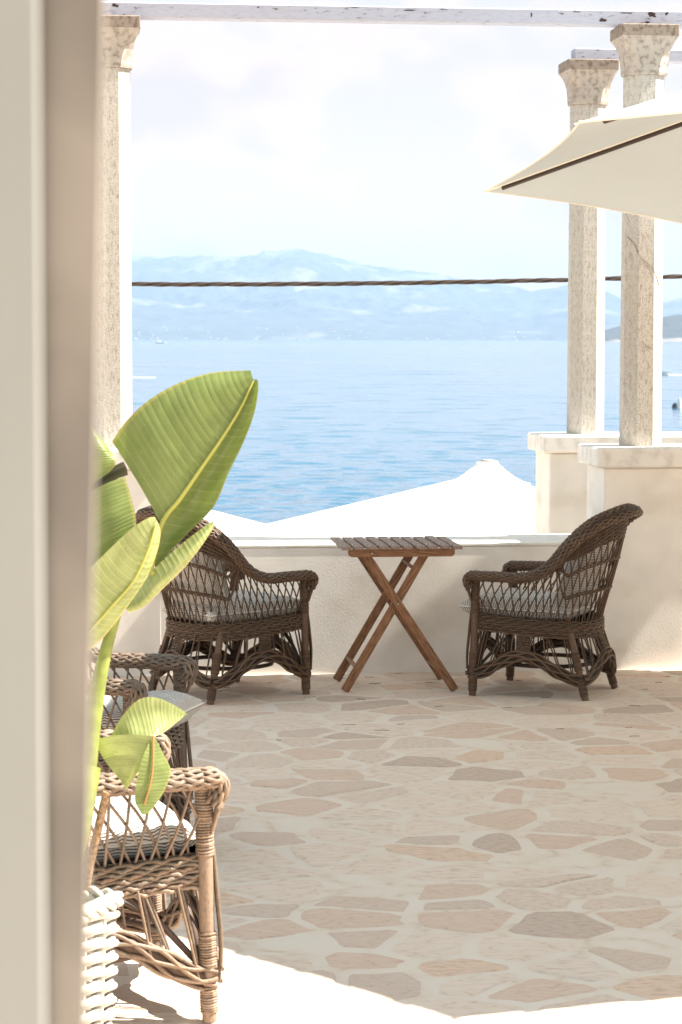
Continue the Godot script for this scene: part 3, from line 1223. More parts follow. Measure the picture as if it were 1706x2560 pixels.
# strands wound both ways round a flattened core: reads as a plait
func plait(m: MB, path: PackedVector3Array, wdir: PackedVector3Array, w: float, h: float, n: int, pitch: float, r: float, steps := 90, core := true, taper := 0.0) -> void:
	var p := path
	var cum := PackedFloat32Array([0.0])
	for i in range(1, p.size()):
		cum.append(cum[i - 1] + p[i].distance_to(p[i - 1]))
	var total := cum[cum.size() - 1]
	var ps := PackedVector3Array()
	var ws := PackedVector3Array()
	var ns := PackedVector3Array()
	var ss := PackedFloat32Array()
	var q := 0
	for i in steps + 1:
		var want := total * i / steps
		while q < cum.size() - 2 and cum[q + 1] < want:
			q += 1
		var f := clampf((want - cum[q]) / maxf(cum[q + 1] - cum[q], 1e-9), 0, 1)
		ps.append(p[q].lerp(p[q + 1], f))
		var t := (p[q + 1] - p[q]).normalized()
		var wd := wdir[q].lerp(wdir[q + 1], f)
		wd = (wd - t * wd.dot(t)).normalized()
		ws.append(wd)
		ns.append(t.cross(wd))
		ss.append(want)
	if core:
		rod(m, 0.45)
		var q1 := PackedVector3Array()
		for i in range(0, steps + 1, 2):
			q1.append(ps[i])
		m.tube(q1, w * 0.42, 8, false, true, ws[0], h / w)
	for fam in [-1.0, 1.0]:
		for j in n:
			rod(m)
			var pts := PackedVector3Array()
			for i in steps + 1:
				var a: float = TAU * j / n + fam * TAU * ss[i] / pitch
				var tp := 1.0 - taper * absf(2.0 * i / steps - 1.0)
				var off: float = 1.0 + fam * 0.10 * cos(n * (a + 0.3))
				pts.append(ps[i] + ws[i] * (cos(a) * w * 0.5 * off * tp) + ns[i] * (sin(a) * (h * 0.5 * off + r * 0.4) * tp))
			m.tube(pts, r, 5, false, true)


func wraps(m: MB, a: Vector3, b: Vector3, r: float, pitch: float, thick: float) -> void:
	var L := a.distance_to(b)
	var turns := int(L / pitch)
	var t := (b - a).normalized()
	var x := t.cross(V(0.3, 0.2, 1)).normalized()
	var y := t.cross(x)
	for k in turns:
		rod(m, 1.12)
		var pts := PackedVector3Array()
		var tilt := rng.randf_range(-0.25, 0.25) * pitch
		for i in 10:
			var w := TAU * i / 10.0
			pts.append(a + t * (pitch * (k + 0.5) + tilt * cos(w)) + (x * cos(w) + y * sin(w)) * r)
		m.tube(pts, thick, 5, true)


func build_chair_proto() -> Node3D:
	var o := Node3D.new()
	var W: Material = mats.wicker
	var low := curve([V(-0.25, 0.385, -0.25), V(-0.262, 0.378, -0.12), V(-0.258, 0.368, 0.02), V(-0.222, 0.36, 0.15), V(-0.125, 0.356, 0.232), V(0, 0.355, 0.252), V(0.125, 0.356, 0.232), V(0.222, 0.36, 0.15), V(0.258, 0.368, 0.02), V(0.262, 0.378, -0.12), V(0.25, 0.385, -0.25)], 10)
	var top := curve([V(-0.272, 0.548, -0.262), V(-0.285, 0.55, -0.13), V(-0.292, 0.553, 0.0), V(-0.292, 0.60, 0.105), V(-0.268, 0.715, 0.2), V(-0.212, 0.80, 0.285), V(-0.115, 0.845, 0.362), V(0, 0.86, 0.392), V(0.115, 0.845, 0.362), V(0.212, 0.80, 0.285), V(0.268, 0.715, 0.2), V(0.292, 0.60, 0.105), V(0.292, 0.553, 0.0), V(0.285, 0.55, -0.13), V(0.272, 0.548, -0.262)], 8)
	var B := even(low, 121)
	var T := even(top, 121)
	var surf := func(u: float, v: float) -> Vector3:
		var b := along(B, u)
		var t := along(T, u)
		var p := b.lerp(t, pow(v, 1.12))
		p.y = lerpf(b.y, t.y, v)
		var mid := sin(PI * clampf(v, 0.0, 1.0)) * 0.012
		var outw := Vector3(b.x, 0, b.z).normalized()
		return p + outw * mid
	# --- legs
	for s in [-1, 1]:
		var f0 := V(0.262 * s, 0.0, -0.272)
		var f1 := V(0.262 * s, 0.548, -0.258)
		var m := MB.new()
		rod(m, 1.0)
		m.tint = Color(0.20, 0.14, 0.095)
		m.tube(PackedVector3Array([f0, f0.lerp(f1, 0.5), f1]), 0.0175, 12)
		var leg := obj("leg", m, W, o)
		for w in [[f0 + V(0, 0.02, 0), f0.lerp(f1, 0.16), 0.0062], [f0.lerp(f1, 0.24), f0.lerp(f1, 0.385), 0.0062], [f0.lerp(f1, 0.70), f0.lerp(f1, 0.99), 0.0066]]:
			var wr := MB.new()
			wraps(wr, w[0], w[1], 0.019, w[2], 0.0035)
			obj("leg_wrapping", wr, W, leg)
		var r0 := V(0.228 * s, 0.0, 0.272)
		var r1 := V(0.185 * s, 0.37, 0.165)
		var m2 := MB.new()
		m2.tint = Color(0.20, 0.14, 0.095)
		m2.tube(PackedVector3Array([r0, r0.lerp(r1, 0.5), r1]), 0.0165, 12)
		var leg2 := obj("leg", m2, W, o)
		for w in [[0.05, 0.26], [0.36, 0.60]]:
			var wr2 := MB.new()
			wraps(wr2, r0.lerp(r1, w[0]), r0.lerp(r1, w[1]), 0.018, 0.0062, 0.0035)
			obj("leg_wrapping", wr2, W, leg2)
		# thin rods bound beside the front post, and the bracket that carries the arm end
		var st := MB.new()
		for k in 2:
			rod(st, 0.8)
			st.tube(curve([V(0.258 * s, 0.40, -0.282), V((0.262 + 0.008 * k) * s, 0.30, -0.288), V((0.266 + 0.007 * k) * s, 0.2, -0.296), V(0.268 * s, 0.125, -0.297)], 4), 0.0052, 6)
		obj("front_stay", st, W, o)
		var br := MB.new()
		for k in 3:
			rod(br, 1.35)
			br.tube(PackedVector3Array([V((0.272 + 0.008 * (k - 1)) * s, 0.44, -0.274), V((0.285 + 0.012 * (k - 1)) * s, 0.54, -0.300)]), 0.0045, 6)
		obj("arm_bracket", br, W, o)
	# --- lattice of arms and back
	var lat := MB.new()
	var N := 38
	for fam in [-1.0, 1.0]:
		for i in range(-3, N + 4):
			var u0: float = (i + 0.5 + 0.12 * fam) / N
			rod(lat, 0.95)
			var pts := PackedVector3Array()
			var ref := clampf(u0, 0.0, 1.0)
			var lean := lerpf(0.043, 0.062, smoothstep(0.16, 0.36, minf(ref, 1.0 - ref)))
			var n := 12
			for k in n + 1:
				var v := 1.0 * k / n
				var u: float = u0 + fam * lean * v
				if u < 0.004 or u > 0.996:
					continue
				var p: Vector3 = surf.call(u, v)
				var outw := Vector3(p.x, 0, p.z).normalized()
				pts.append(p + outw * (0.0035 * fam))
			if pts.size() > 3:
				lat.tube(pts, 0.0036, 5)
	var l := obj("lattice", lat, W, o)
	l.set_meta("kind", "stuff")
	# --- twisted bands across the back
	var band := MB.new()
	for y in [0.30, 0.58]:
		for k in 3:
			rod(band)
			var pts := PackedVector3Array()
			for i in 141:
				var u := lerpf(0.235, 0.765, i / 140.0)
				var edge := smoothstep(0.235, 0.31, minf(u, 1.0 - u))
				var v := lerpf(0.92, y, edge)
				var p: Vector3 = surf.call(u, v)
				var outw := Vector3(p.x, 0.0, p.z).normalized()
				var a := i * 0.62 + TAU * k / 3.0
				pts.append(p + outw * (cos(a) * 0.0068 + 0.001) + Vector3(0, sin(a) * 0.0068, 0))
			band.tube(pts, 0.0036, 5)
	obj("back_band", band, W, o)
	# --- dense weave under the rim
	var dense := MB.new()
	for k in 13:
		var span := 0.20 + 0.005 * k
		for dbl in 2:
			rod(dense, 0.92)
			var pts := PackedVector3Array()
			var steps := 150
			for i in steps + 1:
				var u := lerpf(span, 1.0 - span, float(i) / steps)
				var edge := smoothstep(span, span + 0.10, minf(u, 1.0 - u))
				var hgt := along(T, u).y - along(B, u).y
				var down := (0.006 + (0.0090 * k + 0.003 * dbl) * lerpf(0.45, 1.0, edge)) / hgt
				var p: Vector3 = surf.call(u, 1.0 - down)
				var outw := Vector3(p.x, 0.0, p.z).normalized()
				pts.append(p + outw * (0.0062 * sin(u * N * PI + PI * k + dbl * 1.2)))
			dense.tube(pts, 0.0037, 5)
	var dd := obj("rim_weave", dense, W, o)
	dd.set_meta("kind", "stuff")
	# --- rolled plait: arm, rim, arm
	var path := PackedVector3Array([V(-0.268, 0.505, -0.276), V(-0.272, 0.538, -0.292), V(-0.276, 0.562, -0.284)])
	var wd := PackedVector3Array([V(-1, 0, 0), V(-1, 0, 0), V(-1, 0, 0)])
	var TT := even(top, 80)
	for i in range(1, 79):
		var p := TT[i]
		var outw := Vector3(p.x, 0, p.z).normalized()
		var back := smoothstep(0.58, 0.72, p.y)
		path.append(p + V(0, 0.014, 0) + outw * lerpf(0.006, 0.02, back))
		wd.append(Vector3(signf(p.x) if absf(p.x) > 0.02 else 0.0, 0, 0).lerp((outw + V(0, -0.35, 0)).normalized(), clampf(smoothstep(-0.05, 0.12, p.z), 0.0, 1.0)).normalized())
	for p in [V(0.276, 0.562, -0.284), V(0.272, 0.538, -0.292), V(0.268, 0.505, -0.276)]:
		path.append(p)
		wd.append(V(1, 0, 0))
	var rim := MB.new()
	plait(rim, path, wd, 0.084, 0.034, 10, 0.46, 0.0054, 240)
	obj("arm_and_rim", rim, W, o)
	# --- seat apron: rows of weave round the seat
	var ap := MB.new()
	var loop: Array = []
	for p in even(low, 41):
		loop.append(p)
	loop.append(V(0.21, 0.387, -0.272))
	loop.append(V(0.1, 0.386, -0.282))
	loop.append(V(0, 0.386, -0.285))
	loop.append(V(-0.1, 0.386, -0.282))
	loop.append(V(-0.21, 0.387, -0.272))
	var ring := even(curve(loop, 4, true), 240, true)
	for k in 9:
		for dbl in 1:
			rod(ap, 0.98)
			var pts := PackedVector3Array()
			for i in 240:
				var p := ring[i]
				var outw := Vector3(p.x, 0, p.z).normalized()
				var ph := TAU * (i / 8.0 + k / 3.0)
				var twill := fmod(i / 8.0 + k / 3.0, 1.0)
				pts.append(p + outw * (0.007 + 0.0058 * cos(ph)) + V(0, -0.004 - 0.0088 * k + 0.0045 * (twill - 0.5) * (1.0 if k % 2 == 0 else -1.0), 0))
			ap.tube(pts, 0.0050, 5, true)
	var lining := []
	for y in [0.004, -0.078]:
		var row := []
		for i in range(0, 241, 4):
			var p := ring[i % 240]
			row.append(p * V(0.995, 1, 0.995) + V(0, y, 0))
		lining.append(row)
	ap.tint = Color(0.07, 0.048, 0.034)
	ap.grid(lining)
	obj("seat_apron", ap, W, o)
	# --- seat deck
	var deck := MB.new()
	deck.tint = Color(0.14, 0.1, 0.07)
	var c := deck.vert(V(0, 0.352, 0), Vector3.UP)
	for i in range(0, 240, 4):
		deck.vert(ring[i] * V(0.99, 1, 0.99) + V(0, -0.012, 0), Vector3.UP)
	for i in 60:
		deck.ix.append_array([c, c + 1 + i, c + 1 + (i + 1) % 60])
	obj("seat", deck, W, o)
	# --- scalloped skirt, its rods and the wrapped stays
	var sides := [
		[V(-0.266, 0.100, -0.285), V(-0.272, 0.2, -0.02), V(-0.226, 0.092, 0.255), V(-0.25, 0, -0.24), V(-0.262, 0, -0.02), V(-0.2, 0, 0.18)],
		[V(-0.226, 0.092, 0.262), V(0.0, 0.2, 0.305), V(0.226, 0.092, 0.262), V(-0.19, 0, 0.19), V(0, 0, 0.25), V(0.19, 0, 0.19)],
		[V(0.226, 0.092, 0.255), V(0.272, 0.2, -0.02), V(0.266, 0.100, -0.285), V(0.2, 0, 0.18), V(0.262, 0, -0.02), V(0.25, 0, -0.24)],
		[V(0.266, 0.11, -0.29), V(0.0, 0.215, -0.30), V(-0.266, 0.11, -0.29), V(0.23, 0, -0.272), V(0, 0, -0.285), V(-0.23, 0, -0.272)]]
	var skirt := MB.new()
	var rods := MB.new()
	for sd in sides:
		var pts := PackedVector3Array()
		var wdir := PackedVector3Array()
		var mid0: Vector3 = (sd[0] + sd[2]) * 0.5
		for i in 41:
			var f := i / 40.0
			var p: Vector3 = sd[0].lerp(sd[2], f)
			var bow := 4.0 * f * (1.0 - f)
			p += (sd[1] - mid0) * V(1, 0, 1) * bow
			var arch := 0.5 - 0.5 * cos(TAU * f)
			p.y = lerpf(sd[0].y, sd[2].y, f) + (sd[1].y - sd[0].y) * arch
			pts.append(p)
			wdir.append(Vector3.UP)
		plait(skirt, pts, wdir, 0.050, 0.020, 5, 0.62, 0.0056, 48)
		for i in 9:
			var f := (i + 0.7) / 9.4
			var a := along(pts, f)
			var tp: Vector3 = sd[3].lerp(sd[5], f) + (sd[4] - (sd[3] + sd[5]) * 0.5) * 4.0 * f * (1.0 - f)
			tp.y = 0.315
			var lean: float = (0.05 if i % 3 == 1 else 0.0) * (1.0 if f < 0.5 else -1.0)
			tp = tp.lerp(sd[3] if lean < 0.0 else sd[5], absf(lean) * 2.0)
			tp.y = 0.315
			rod(rods, 1.0)
			var mid := a.lerp(tp, 0.5) + V(rng.randf_range(-0.006, 0.006), 0, rng.randf_range(-0.006, 0.006))
			rods.tube(curve([a, mid, tp], 3), 0.0036, 5)
			if i < 3 or i > 5:
				rod(rods, 0.9)
				rods.tube(PackedVector3Array([a + V(0.008, 0, 0.004), tp + V(0.014, 0, 0.01)]), 0.0034, 5)
		# wrapped stay at the middle
		var st := MB.new()
		var ctr := along(pts, 0.5)
		var dirx := (along(pts, 0.55) - along(pts, 0.45)).normalized()
		var tpc: Vector3 = sd[4] * V(1, 0, 1) + V(0, 0.315, 0)
		var y: float = ctr.y
		while y < 0.315:
			var f := (y - ctr.y) / (0.315 - ctr.y)
			var q := ctr.lerp(tpc, f)
			rod(st, 0.95)
			var wob := 0.004 if int(y / 0.0062) % 2 == 0 else -0.004
			st.tube(PackedVector3Array([q - dirx * 0.034, q - dirx * 0.016 + V(0, 0, wob) + dirx.cross(Vector3.UP) * wob, q + dirx.cross(Vector3.UP) * -wob, q + dirx * 0.016 + dirx.cross(Vector3.UP) * wob, q + dirx * 0.034]), 0.0035, 5)
			y += 0.0062
		obj("wrapped_stay", st, W, o)
	obj("skirt_plait", skirt, W, o)
	var rr := obj("skirt_rods", rods, W, o)
	rr.set_meta("kind", "stuff")
	# --- bent braces and hoop below the seat
	var hoop := MB.new()
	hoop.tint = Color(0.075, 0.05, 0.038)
	for s in [-1, 1]:
		hoop.tube(curve([V(0.25 * s, 0.11, -0.26), V(0.19 * s, 0.24, -0.24), V(0.09 * s, 0.325, -0.22)], 6), 0.009, 7)
		hoop.tube(curve([V(0.21 * s, 0.12, 0.23), V(0.15 * s, 0.24, 0.2), V(0.05 * s, 0.325, 0.17)], 6), 0.009, 7)
		hoop.tube(curve([V(0.25 * s, 0.13, -0.25), V(0.235 * s, 0.25, -0.14), V(0.22 * s, 0.325, -0.04)], 6), 0.008, 7)
	var hp: Array = []
	for i in 16:
		var a := TAU * i / 16.0
		hp.append(V(cos(a) * 0.215, 0.145, sin(a) * 0.225))
	hoop.tube(curve(hp, 4, true), 0.010, 7, true, true, Vector3.UP, 0.5)
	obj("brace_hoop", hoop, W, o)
	return o


func pillow(w: float, d: float, th: float, seed_: int, stripes_along_x := false, taper := 0.0, period := 0.0085) -> MB:
	var m := MB.new()
	var wr := noise(seed_, 5.0, 3)
	var n := 44
	for side in [1.0, -1.0]:
		var rows := []
		for i in n + 1:
			var z := 2.0 * i / n - 1.0
			z = sin(z * PI * 0.5) * 0.5 + z * 0.5
			var row := []
			for j in n + 1:
				var x := 2.0 * j / n - 1.0
				x = sin(x * PI * 0.5) * 0.5 + x * 0.5
				var puff := pow(maxf((1.0 - pow(absf(x), 5.0)) * (1.0 - pow(absf(z), 5.0)), 0.0), 0.33)
				var y: float = side * th * 0.5 * puff * (0.9 + 0.12 * (1.0 - x * x) * (1.0 - z * z)) + 0.012 * puff * wr.get_noise_2d(x * 0.4 + side, z * 0.4) + 0.006 * puff * wr.get_noise_2d(x * 1.2 + 9.0, z * 1.2)
				var pinch := 1.0 - 0.04 * (1.0 - x * x) * z * z
				var pinch2 := (1.0 - 0.04 * (1.0 - z * z) * x * x) * (1.0 - taper * smoothstep(-0.1, 1.0, z))
				row.append(V(x * w * 0.5 * pinch2, y, z * d * 0.5 * pinch))
			rows.append(row)
		var uvs := []
		for i in n + 1:
			var r := []
			r.resize(n + 1)
			uvs.append(r)
		for i in n + 1:
			var s := 0.0
			for j in n + 1:
				var a: Vector3 = rows[j][i] if stripes_along_x else rows[i][j]
				if j > 0:
					s += a.distance_to(rows[j - 1][i] if stripes_along_x else rows[i][j - 1])
				if stripes_along_x:
					uvs[j][i] = Vector2(s / period, 0.5)
				else:
					uvs[i][j] = Vector2((s - 0.5 * w) / period, 0.5)
		m.grid(rows, uvs, side > 0.0)
	# piping along the seam
	var seam := PackedVector3Array()
	for k in 4 * 12:
		var f := fmod(k / 12.0, 1.0) * 2.0 - 1.0
		var q: int = k / 12
		var e := 1.0 - 0.04 * (1.0 - f * f)
		var p: Vector2 = [Vector2(f, -1), Vector2(1, f), Vector2(-f, 1), Vector2(-1, -f)][q]
		var tp := 1.0 - taper * smoothstep(-0.1, 1.0, p.y)
		if q % 2 == 0:
			seam.append(V(p.x * w * 0.5 * tp, 0, p.y * d * 0.5 * e))
		else:
			seam.append(V(p.x * w * 0.5 * e * tp, 0, p.y * d * 0.5))
	m.tube(seam, 0.0045, 6, true)
	return m


func build_chairs() -> void:
	var proto := build_chair_proto()
	var grp := "wicker armchairs on the terrace"
	var list := [
		[V(0.972, 0, -11.379), Vector2(-0.917, -0.40), "wicker armchair, shade painted into its brown, right of the table, facing left"],
		[V(-0.54, 0, -11.29), Vector2(0.755, -0.655), "wicker armchair, shade painted into its brown, left of the table, seen from behind"],
		[V(-0.86, 0, -7.79), Vector2(0.975, 0.22), "wicker armchair half hidden by the plant, striped cushion jutting out"],
		[V(-0.685, 0, -5.995), Vector2(0.95, -0.31), "sunlit wicker armchair, sun also painted into its tan, nearest the white basket"]]
	var seat_labels := ["striped seat cushion on the wicker chair right of the table", "striped seat cushion on the wicker chair left of the table", "striped seat cushion jutting from the chair behind the drooping leaf", "sun-bleached striped seat cushion on the front wicker chair"]
	var seat := pillow(0.47, 0.50, 0.115, 5, false, 0.22).mesh()
	var seat_across := pillow(0.47, 0.53, 0.115, 6, true, 0.22).mesh()
	for k in list.size():
		var c: Array = list[k]
		var o: Node3D = proto if k == 0 else proto.duplicate()
		o.name = numbered("wicker_armchair")
		add_child(o)
		var turn := atan2(-c[1].x, -c[1].y)
		var big: float = [1.0, 1.0, 1.04, 1.075][k]
		o.position = c[0]
		o.rotation.y = turn
		o.scale = Vector3.ONE * big
		tag(o, c[2], "armchair", grp)
		if k >= 0:
			var dressed: Material = [mats.wicker_shaded, mats.wicker_shaded, mats.wicker_grey, mats.wicker_sunlit][k]
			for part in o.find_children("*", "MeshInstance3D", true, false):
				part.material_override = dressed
		var q := obj("seat_cushion", seat_across if k < 2 else seat, mats.ticking)
		var b := Basis(Vector3.UP, turn)
		var off: Vector3 = [V(0, 0.404, -0.085), V(0, 0.404, -0.03), V(0.02, 0.435, -0.115), V(0, 0.402, -0.03)][k]
		var pitch: float = [0.03, 0.03, 0.05, 0.05][k]
		q.transform = Transform3D(b * Basis(Vector3.RIGHT, pitch), c[0] + b * off * big)
		tag(q, seat_labels[k], "cushion", "striped seat cushions")
		if k < 2:
			var bc := obj("back_cushion", pillow(0.40, 0.44, 0.13, 15 + k, k == 0, 0.1), mats.ticking)
			var up := Basis(Vector3.RIGHT, deg_to_rad(90.0 + 22.0))
			bc.transform = Transform3D(b * up, c[0] + b * V(0, 0.60, 0.195))
			tag(bc, ["striped cushion leaning in the back of the right wicker chair", "striped cushion leaning in the back of the left wicker chair"][k], "cushion", "striped back cushions")


# ---------------------------------------------------------------- plant in its basket
func patch(ctrl: Array, nu := 24, nv := 30) -> MB:
	# rows of control points to a smooth sheet
	var lines := []
	for row in ctrl:
		lines.append(even(curve(row, 10), nu + 1))
	var rows := []
	for j in nu + 1:
		var col := []
		for l in lines:
			col.append(l[j])
		rows.append(even(curve(col, 10), nv + 1))
	var out := []
	var uvs := []
	for i in nv + 1:
		var r := []
		var u := []
		for j in nu + 1:
			r.append(rows[j][i])
			u.append(Vector2(float(j) / nu, float(i) / nv))
		out.append(r)
		uvs.append(u)
	var m := MB.new()
	m.grid(out, uvs)
	return m


func leaves() -> Dictionary:
	return {
	"big_left": [[V(0.254,1.248,-0.150),V(0.201,1.341,-0.160),V(0.140,1.434,-0.185)], [V(0.297,1.308,-0.145),V(0.234,1.403,-0.145),V(0.175,1.483,-0.170)], [V(0.346,1.378,-0.150),V(0.285,1.472,-0.150),V(0.227,1.530,-0.170)], [V(0.395,1.450,-0.155),V(0.343,1.524,-0.155),V(0.296,1.569,-0.175)], [V(0.435,1.514,-0.160),V(0.400,1.560,-0.160),V(0.370,1.591,-0.180)], [V(0.462,1.573,-0.170),V(0.458,1.585,-0.170),V(0.455,1.596,-0.172)]],
		"big_right": [[V(0.232,1.154,-0.150),V(0.248,1.160,-0.140),V(0.269,1.182,-0.120)], [V(0.238,1.204,-0.150),V(0.277,1.213,-0.155),V(0.323,1.238,-0.120)], [V(0.254,1.248,-0.150),V(0.313,1.262,-0.165),V(0.374,1.290,-0.120)], [V(0.297,1.308,-0.145),V(0.350,1.331,-0.165),V(0.407,1.365,-0.125)], [V(0.346,1.378,-0.150),V(0.397,1.405,-0.165),V(0.443,1.440,-0.125)], [V(0.395,1.450,-0.155),V(0.436,1.474,-0.165),V(0.466,1.505,-0.135)], [V(0.435,1.514,-0.160),V(0.459,1.538,-0.165),V(0.474,1.558,-0.140)], [V(0.462,1.575,-0.170),V(0.466,1.576,-0.170),V(0.470,1.576,-0.165)]],
		"big_lobe": [[V(0.169,1.063,-0.150),V(0.174,1.056,-0.140),V(0.181,1.047,-0.150)], [V(0.198,1.093,-0.150),V(0.210,1.076,-0.120),V(0.218,1.065,-0.130)], [V(0.232,1.142,-0.150),V(0.250,1.122,-0.115),V(0.259,1.105,-0.130)], [V(0.282,1.189,-0.150),V(0.296,1.167,-0.115),V(0.305,1.150,-0.130)], [V(0.331,1.229,-0.150),V(0.341,1.214,-0.125),V(0.344,1.199,-0.135)], [V(0.371,1.257,-0.150),V(0.373,1.251,-0.145),V(0.373,1.243,-0.150)]],
		"round": [[V(-0.002,1.046,-0.050),V(0.030,0.996,-0.060),V(0.058,0.966,-0.070),V(0.076,0.963,-0.080),V(0.090,0.963,-0.090)], [V(0.047,1.120,-0.050),V(0.079,1.063,-0.060),V(0.104,1.020,-0.070),V(0.118,1.008,-0.080),V(0.130,1.001,-0.100)], [V(0.100,1.156,-0.050),V(0.128,1.111,-0.060),V(0.151,1.074,-0.070),V(0.165,1.064,-0.080),V(0.174,1.058,-0.100)], [V(0.149,1.204,-0.050),V(0.175,1.163,-0.060),V(0.197,1.127,-0.070),V(0.211,1.124,-0.080),V(0.220,1.126,-0.100)], [V(0.197,1.248,-0.050),V(0.215,1.221,-0.060),V(0.229,1.196,-0.070),V(0.240,1.190,-0.080),V(0.247,1.188,-0.100)], [V(0.230,1.269,-0.060),V(0.238,1.257,-0.065),V(0.245,1.245,-0.070),V(0.250,1.238,-0.080),V(0.256,1.233,-0.090)], [V(0.245,1.271,-0.070),V(0.247,1.268,-0.070),V(0.249,1.264,-0.070),V(0.250,1.261,-0.075),V(0.252,1.257,-0.080)]],
		"torn": [[V(0.038,1.284,-0.130),V(0.094,1.321,-0.120),V(0.138,1.345,-0.120),V(0.174,1.357,-0.130)], [V(0.038,1.225,-0.130),V(0.093,1.265,-0.120),V(0.143,1.290,-0.115),V(0.189,1.304,-0.130)], [V(0.038,1.166,-0.130),V(0.093,1.196,-0.120),V(0.147,1.226,-0.115),V(0.198,1.254,-0.130)], [V(0.037,1.106,-0.130),V(0.093,1.127,-0.120),V(0.142,1.157,-0.120),V(0.187,1.186,-0.130)]],
		"upper": [[V(0.038,1.508,-0.150),V(0.077,1.484,-0.150),V(0.101,1.464,-0.150),V(0.116,1.447,-0.150)], [V(0.038,1.440,-0.140),V(0.088,1.436,-0.135),V(0.122,1.421,-0.135),V(0.143,1.410,-0.150)], [V(0.038,1.371,-0.140),V(0.083,1.372,-0.135),V(0.122,1.380,-0.135),V(0.151,1.385,-0.150)], [V(0.036,1.302,-0.150),V(0.076,1.322,-0.150),V(0.105,1.343,-0.150),V(0.135,1.365,-0.155)]],
		"dark": [[V(0.033,1.305,-0.180),V(0.083,1.338,-0.180),V(0.142,1.377,-0.180),V(0.166,1.389,-0.180)], [V(0.034,1.286,-0.170),V(0.088,1.322,-0.170),V(0.145,1.360,-0.170),V(0.175,1.372,-0.170)], [V(0.033,1.265,-0.180),V(0.090,1.304,-0.180),V(0.144,1.345,-0.180),V(0.176,1.358,-0.180)]],
		"droop_top": [[V(0.137,0.766,-0.150),V(0.140,0.764,-0.150),V(0.144,0.762,-0.150)], [V(0.167,0.816,-0.150),V(0.173,0.793,-0.140),V(0.184,0.771,-0.120)], [V(0.202,0.849,-0.150),V(0.207,0.808,-0.140),V(0.214,0.771,-0.110)], [V(0.241,0.853,-0.150),V(0.244,0.813,-0.140),V(0.238,0.772,-0.105)], [V(0.281,0.836,-0.150),V(0.273,0.808,-0.140),V(0.259,0.778,-0.120)], [V(0.312,0.816,-0.150),V(0.308,0.813,-0.150),V(0.304,0.810,-0.150)]],
		"droop_left": [[V(0.102,0.759,-0.130),V(0.135,0.770,-0.115),V(0.185,0.776,-0.105),V(0.237,0.773,-0.104)], [V(0.112,0.734,-0.130),V(0.147,0.740,-0.115),V(0.190,0.742,-0.105),V(0.230,0.744,-0.104)], [V(0.133,0.700,-0.130),V(0.162,0.703,-0.120),V(0.193,0.708,-0.110),V(0.216,0.715,-0.110)], [V(0.161,0.665,-0.130),V(0.173,0.669,-0.125),V(0.187,0.675,-0.120),V(0.198,0.683,-0.120)], [V(0.172,0.647,-0.130),V(0.173,0.647,-0.130),V(0.175,0.648,-0.130),V(0.177,0.649,-0.130)]],
		"droop_right": [[V(0.235,0.773,-0.103),V(0.237,0.773,-0.103),V(0.239,0.773,-0.104)], [V(0.217,0.733,-0.080),V(0.237,0.733,-0.100),V(0.259,0.728,-0.120)], [V(0.205,0.694,-0.080),V(0.235,0.690,-0.100),V(0.275,0.688,-0.130)], [V(0.198,0.653,-0.085),V(0.227,0.650,-0.100),V(0.263,0.651,-0.125)], [V(0.197,0.622,-0.095),V(0.215,0.620,-0.105),V(0.244,0.618,-0.115)], [V(0.210,0.595,-0.105),V(0.215,0.592,-0.105),V(0.224,0.595,-0.110)]],
		"petiole": [V(0.152,1.044,-0.140),V(0.130,0.968,-0.130),V(0.113,0.890,-0.120),V(0.099,0.802,-0.110),V(0.086,0.703,-0.110)],
		"midrib": [V(0.228,1.135,-0.144),V(0.255,1.249,-0.144),V(0.298,1.308,-0.140),V(0.347,1.379,-0.144),V(0.396,1.450,-0.148),V(0.435,1.514,-0.154),V(0.462,1.573,-0.165)],
		"round_rib": [V(0.059,0.967,-0.064),V(0.105,1.021,-0.064),V(0.151,1.074,-0.064),V(0.197,1.127,-0.064),V(0.230,1.196,-0.064),V(0.247,1.252,-0.066)],
		"droop_rib": [V(0.237,0.774,-0.097),V(0.237,0.734,-0.094),V(0.235,0.691,-0.094),V(0.227,0.652,-0.094),V(0.216,0.616,-0.100)],
		"stalk": [V(0.133,0.647,-0.090),V(0.113,0.563,-0.090),V(0.089,0.456,-0.100),V(0.079,0.383,-0.110)],
		"stalk_b": [V(0.099,0.649,-0.120),V(0.087,0.571,-0.120),V(0.079,0.461,-0.120),V(0.073,0.381,-0.120)],
		"round_pet": [V(0.057,0.965,-0.080),V(0.039,0.893,-0.100),V(0.039,0.784,-0.100)],
	}


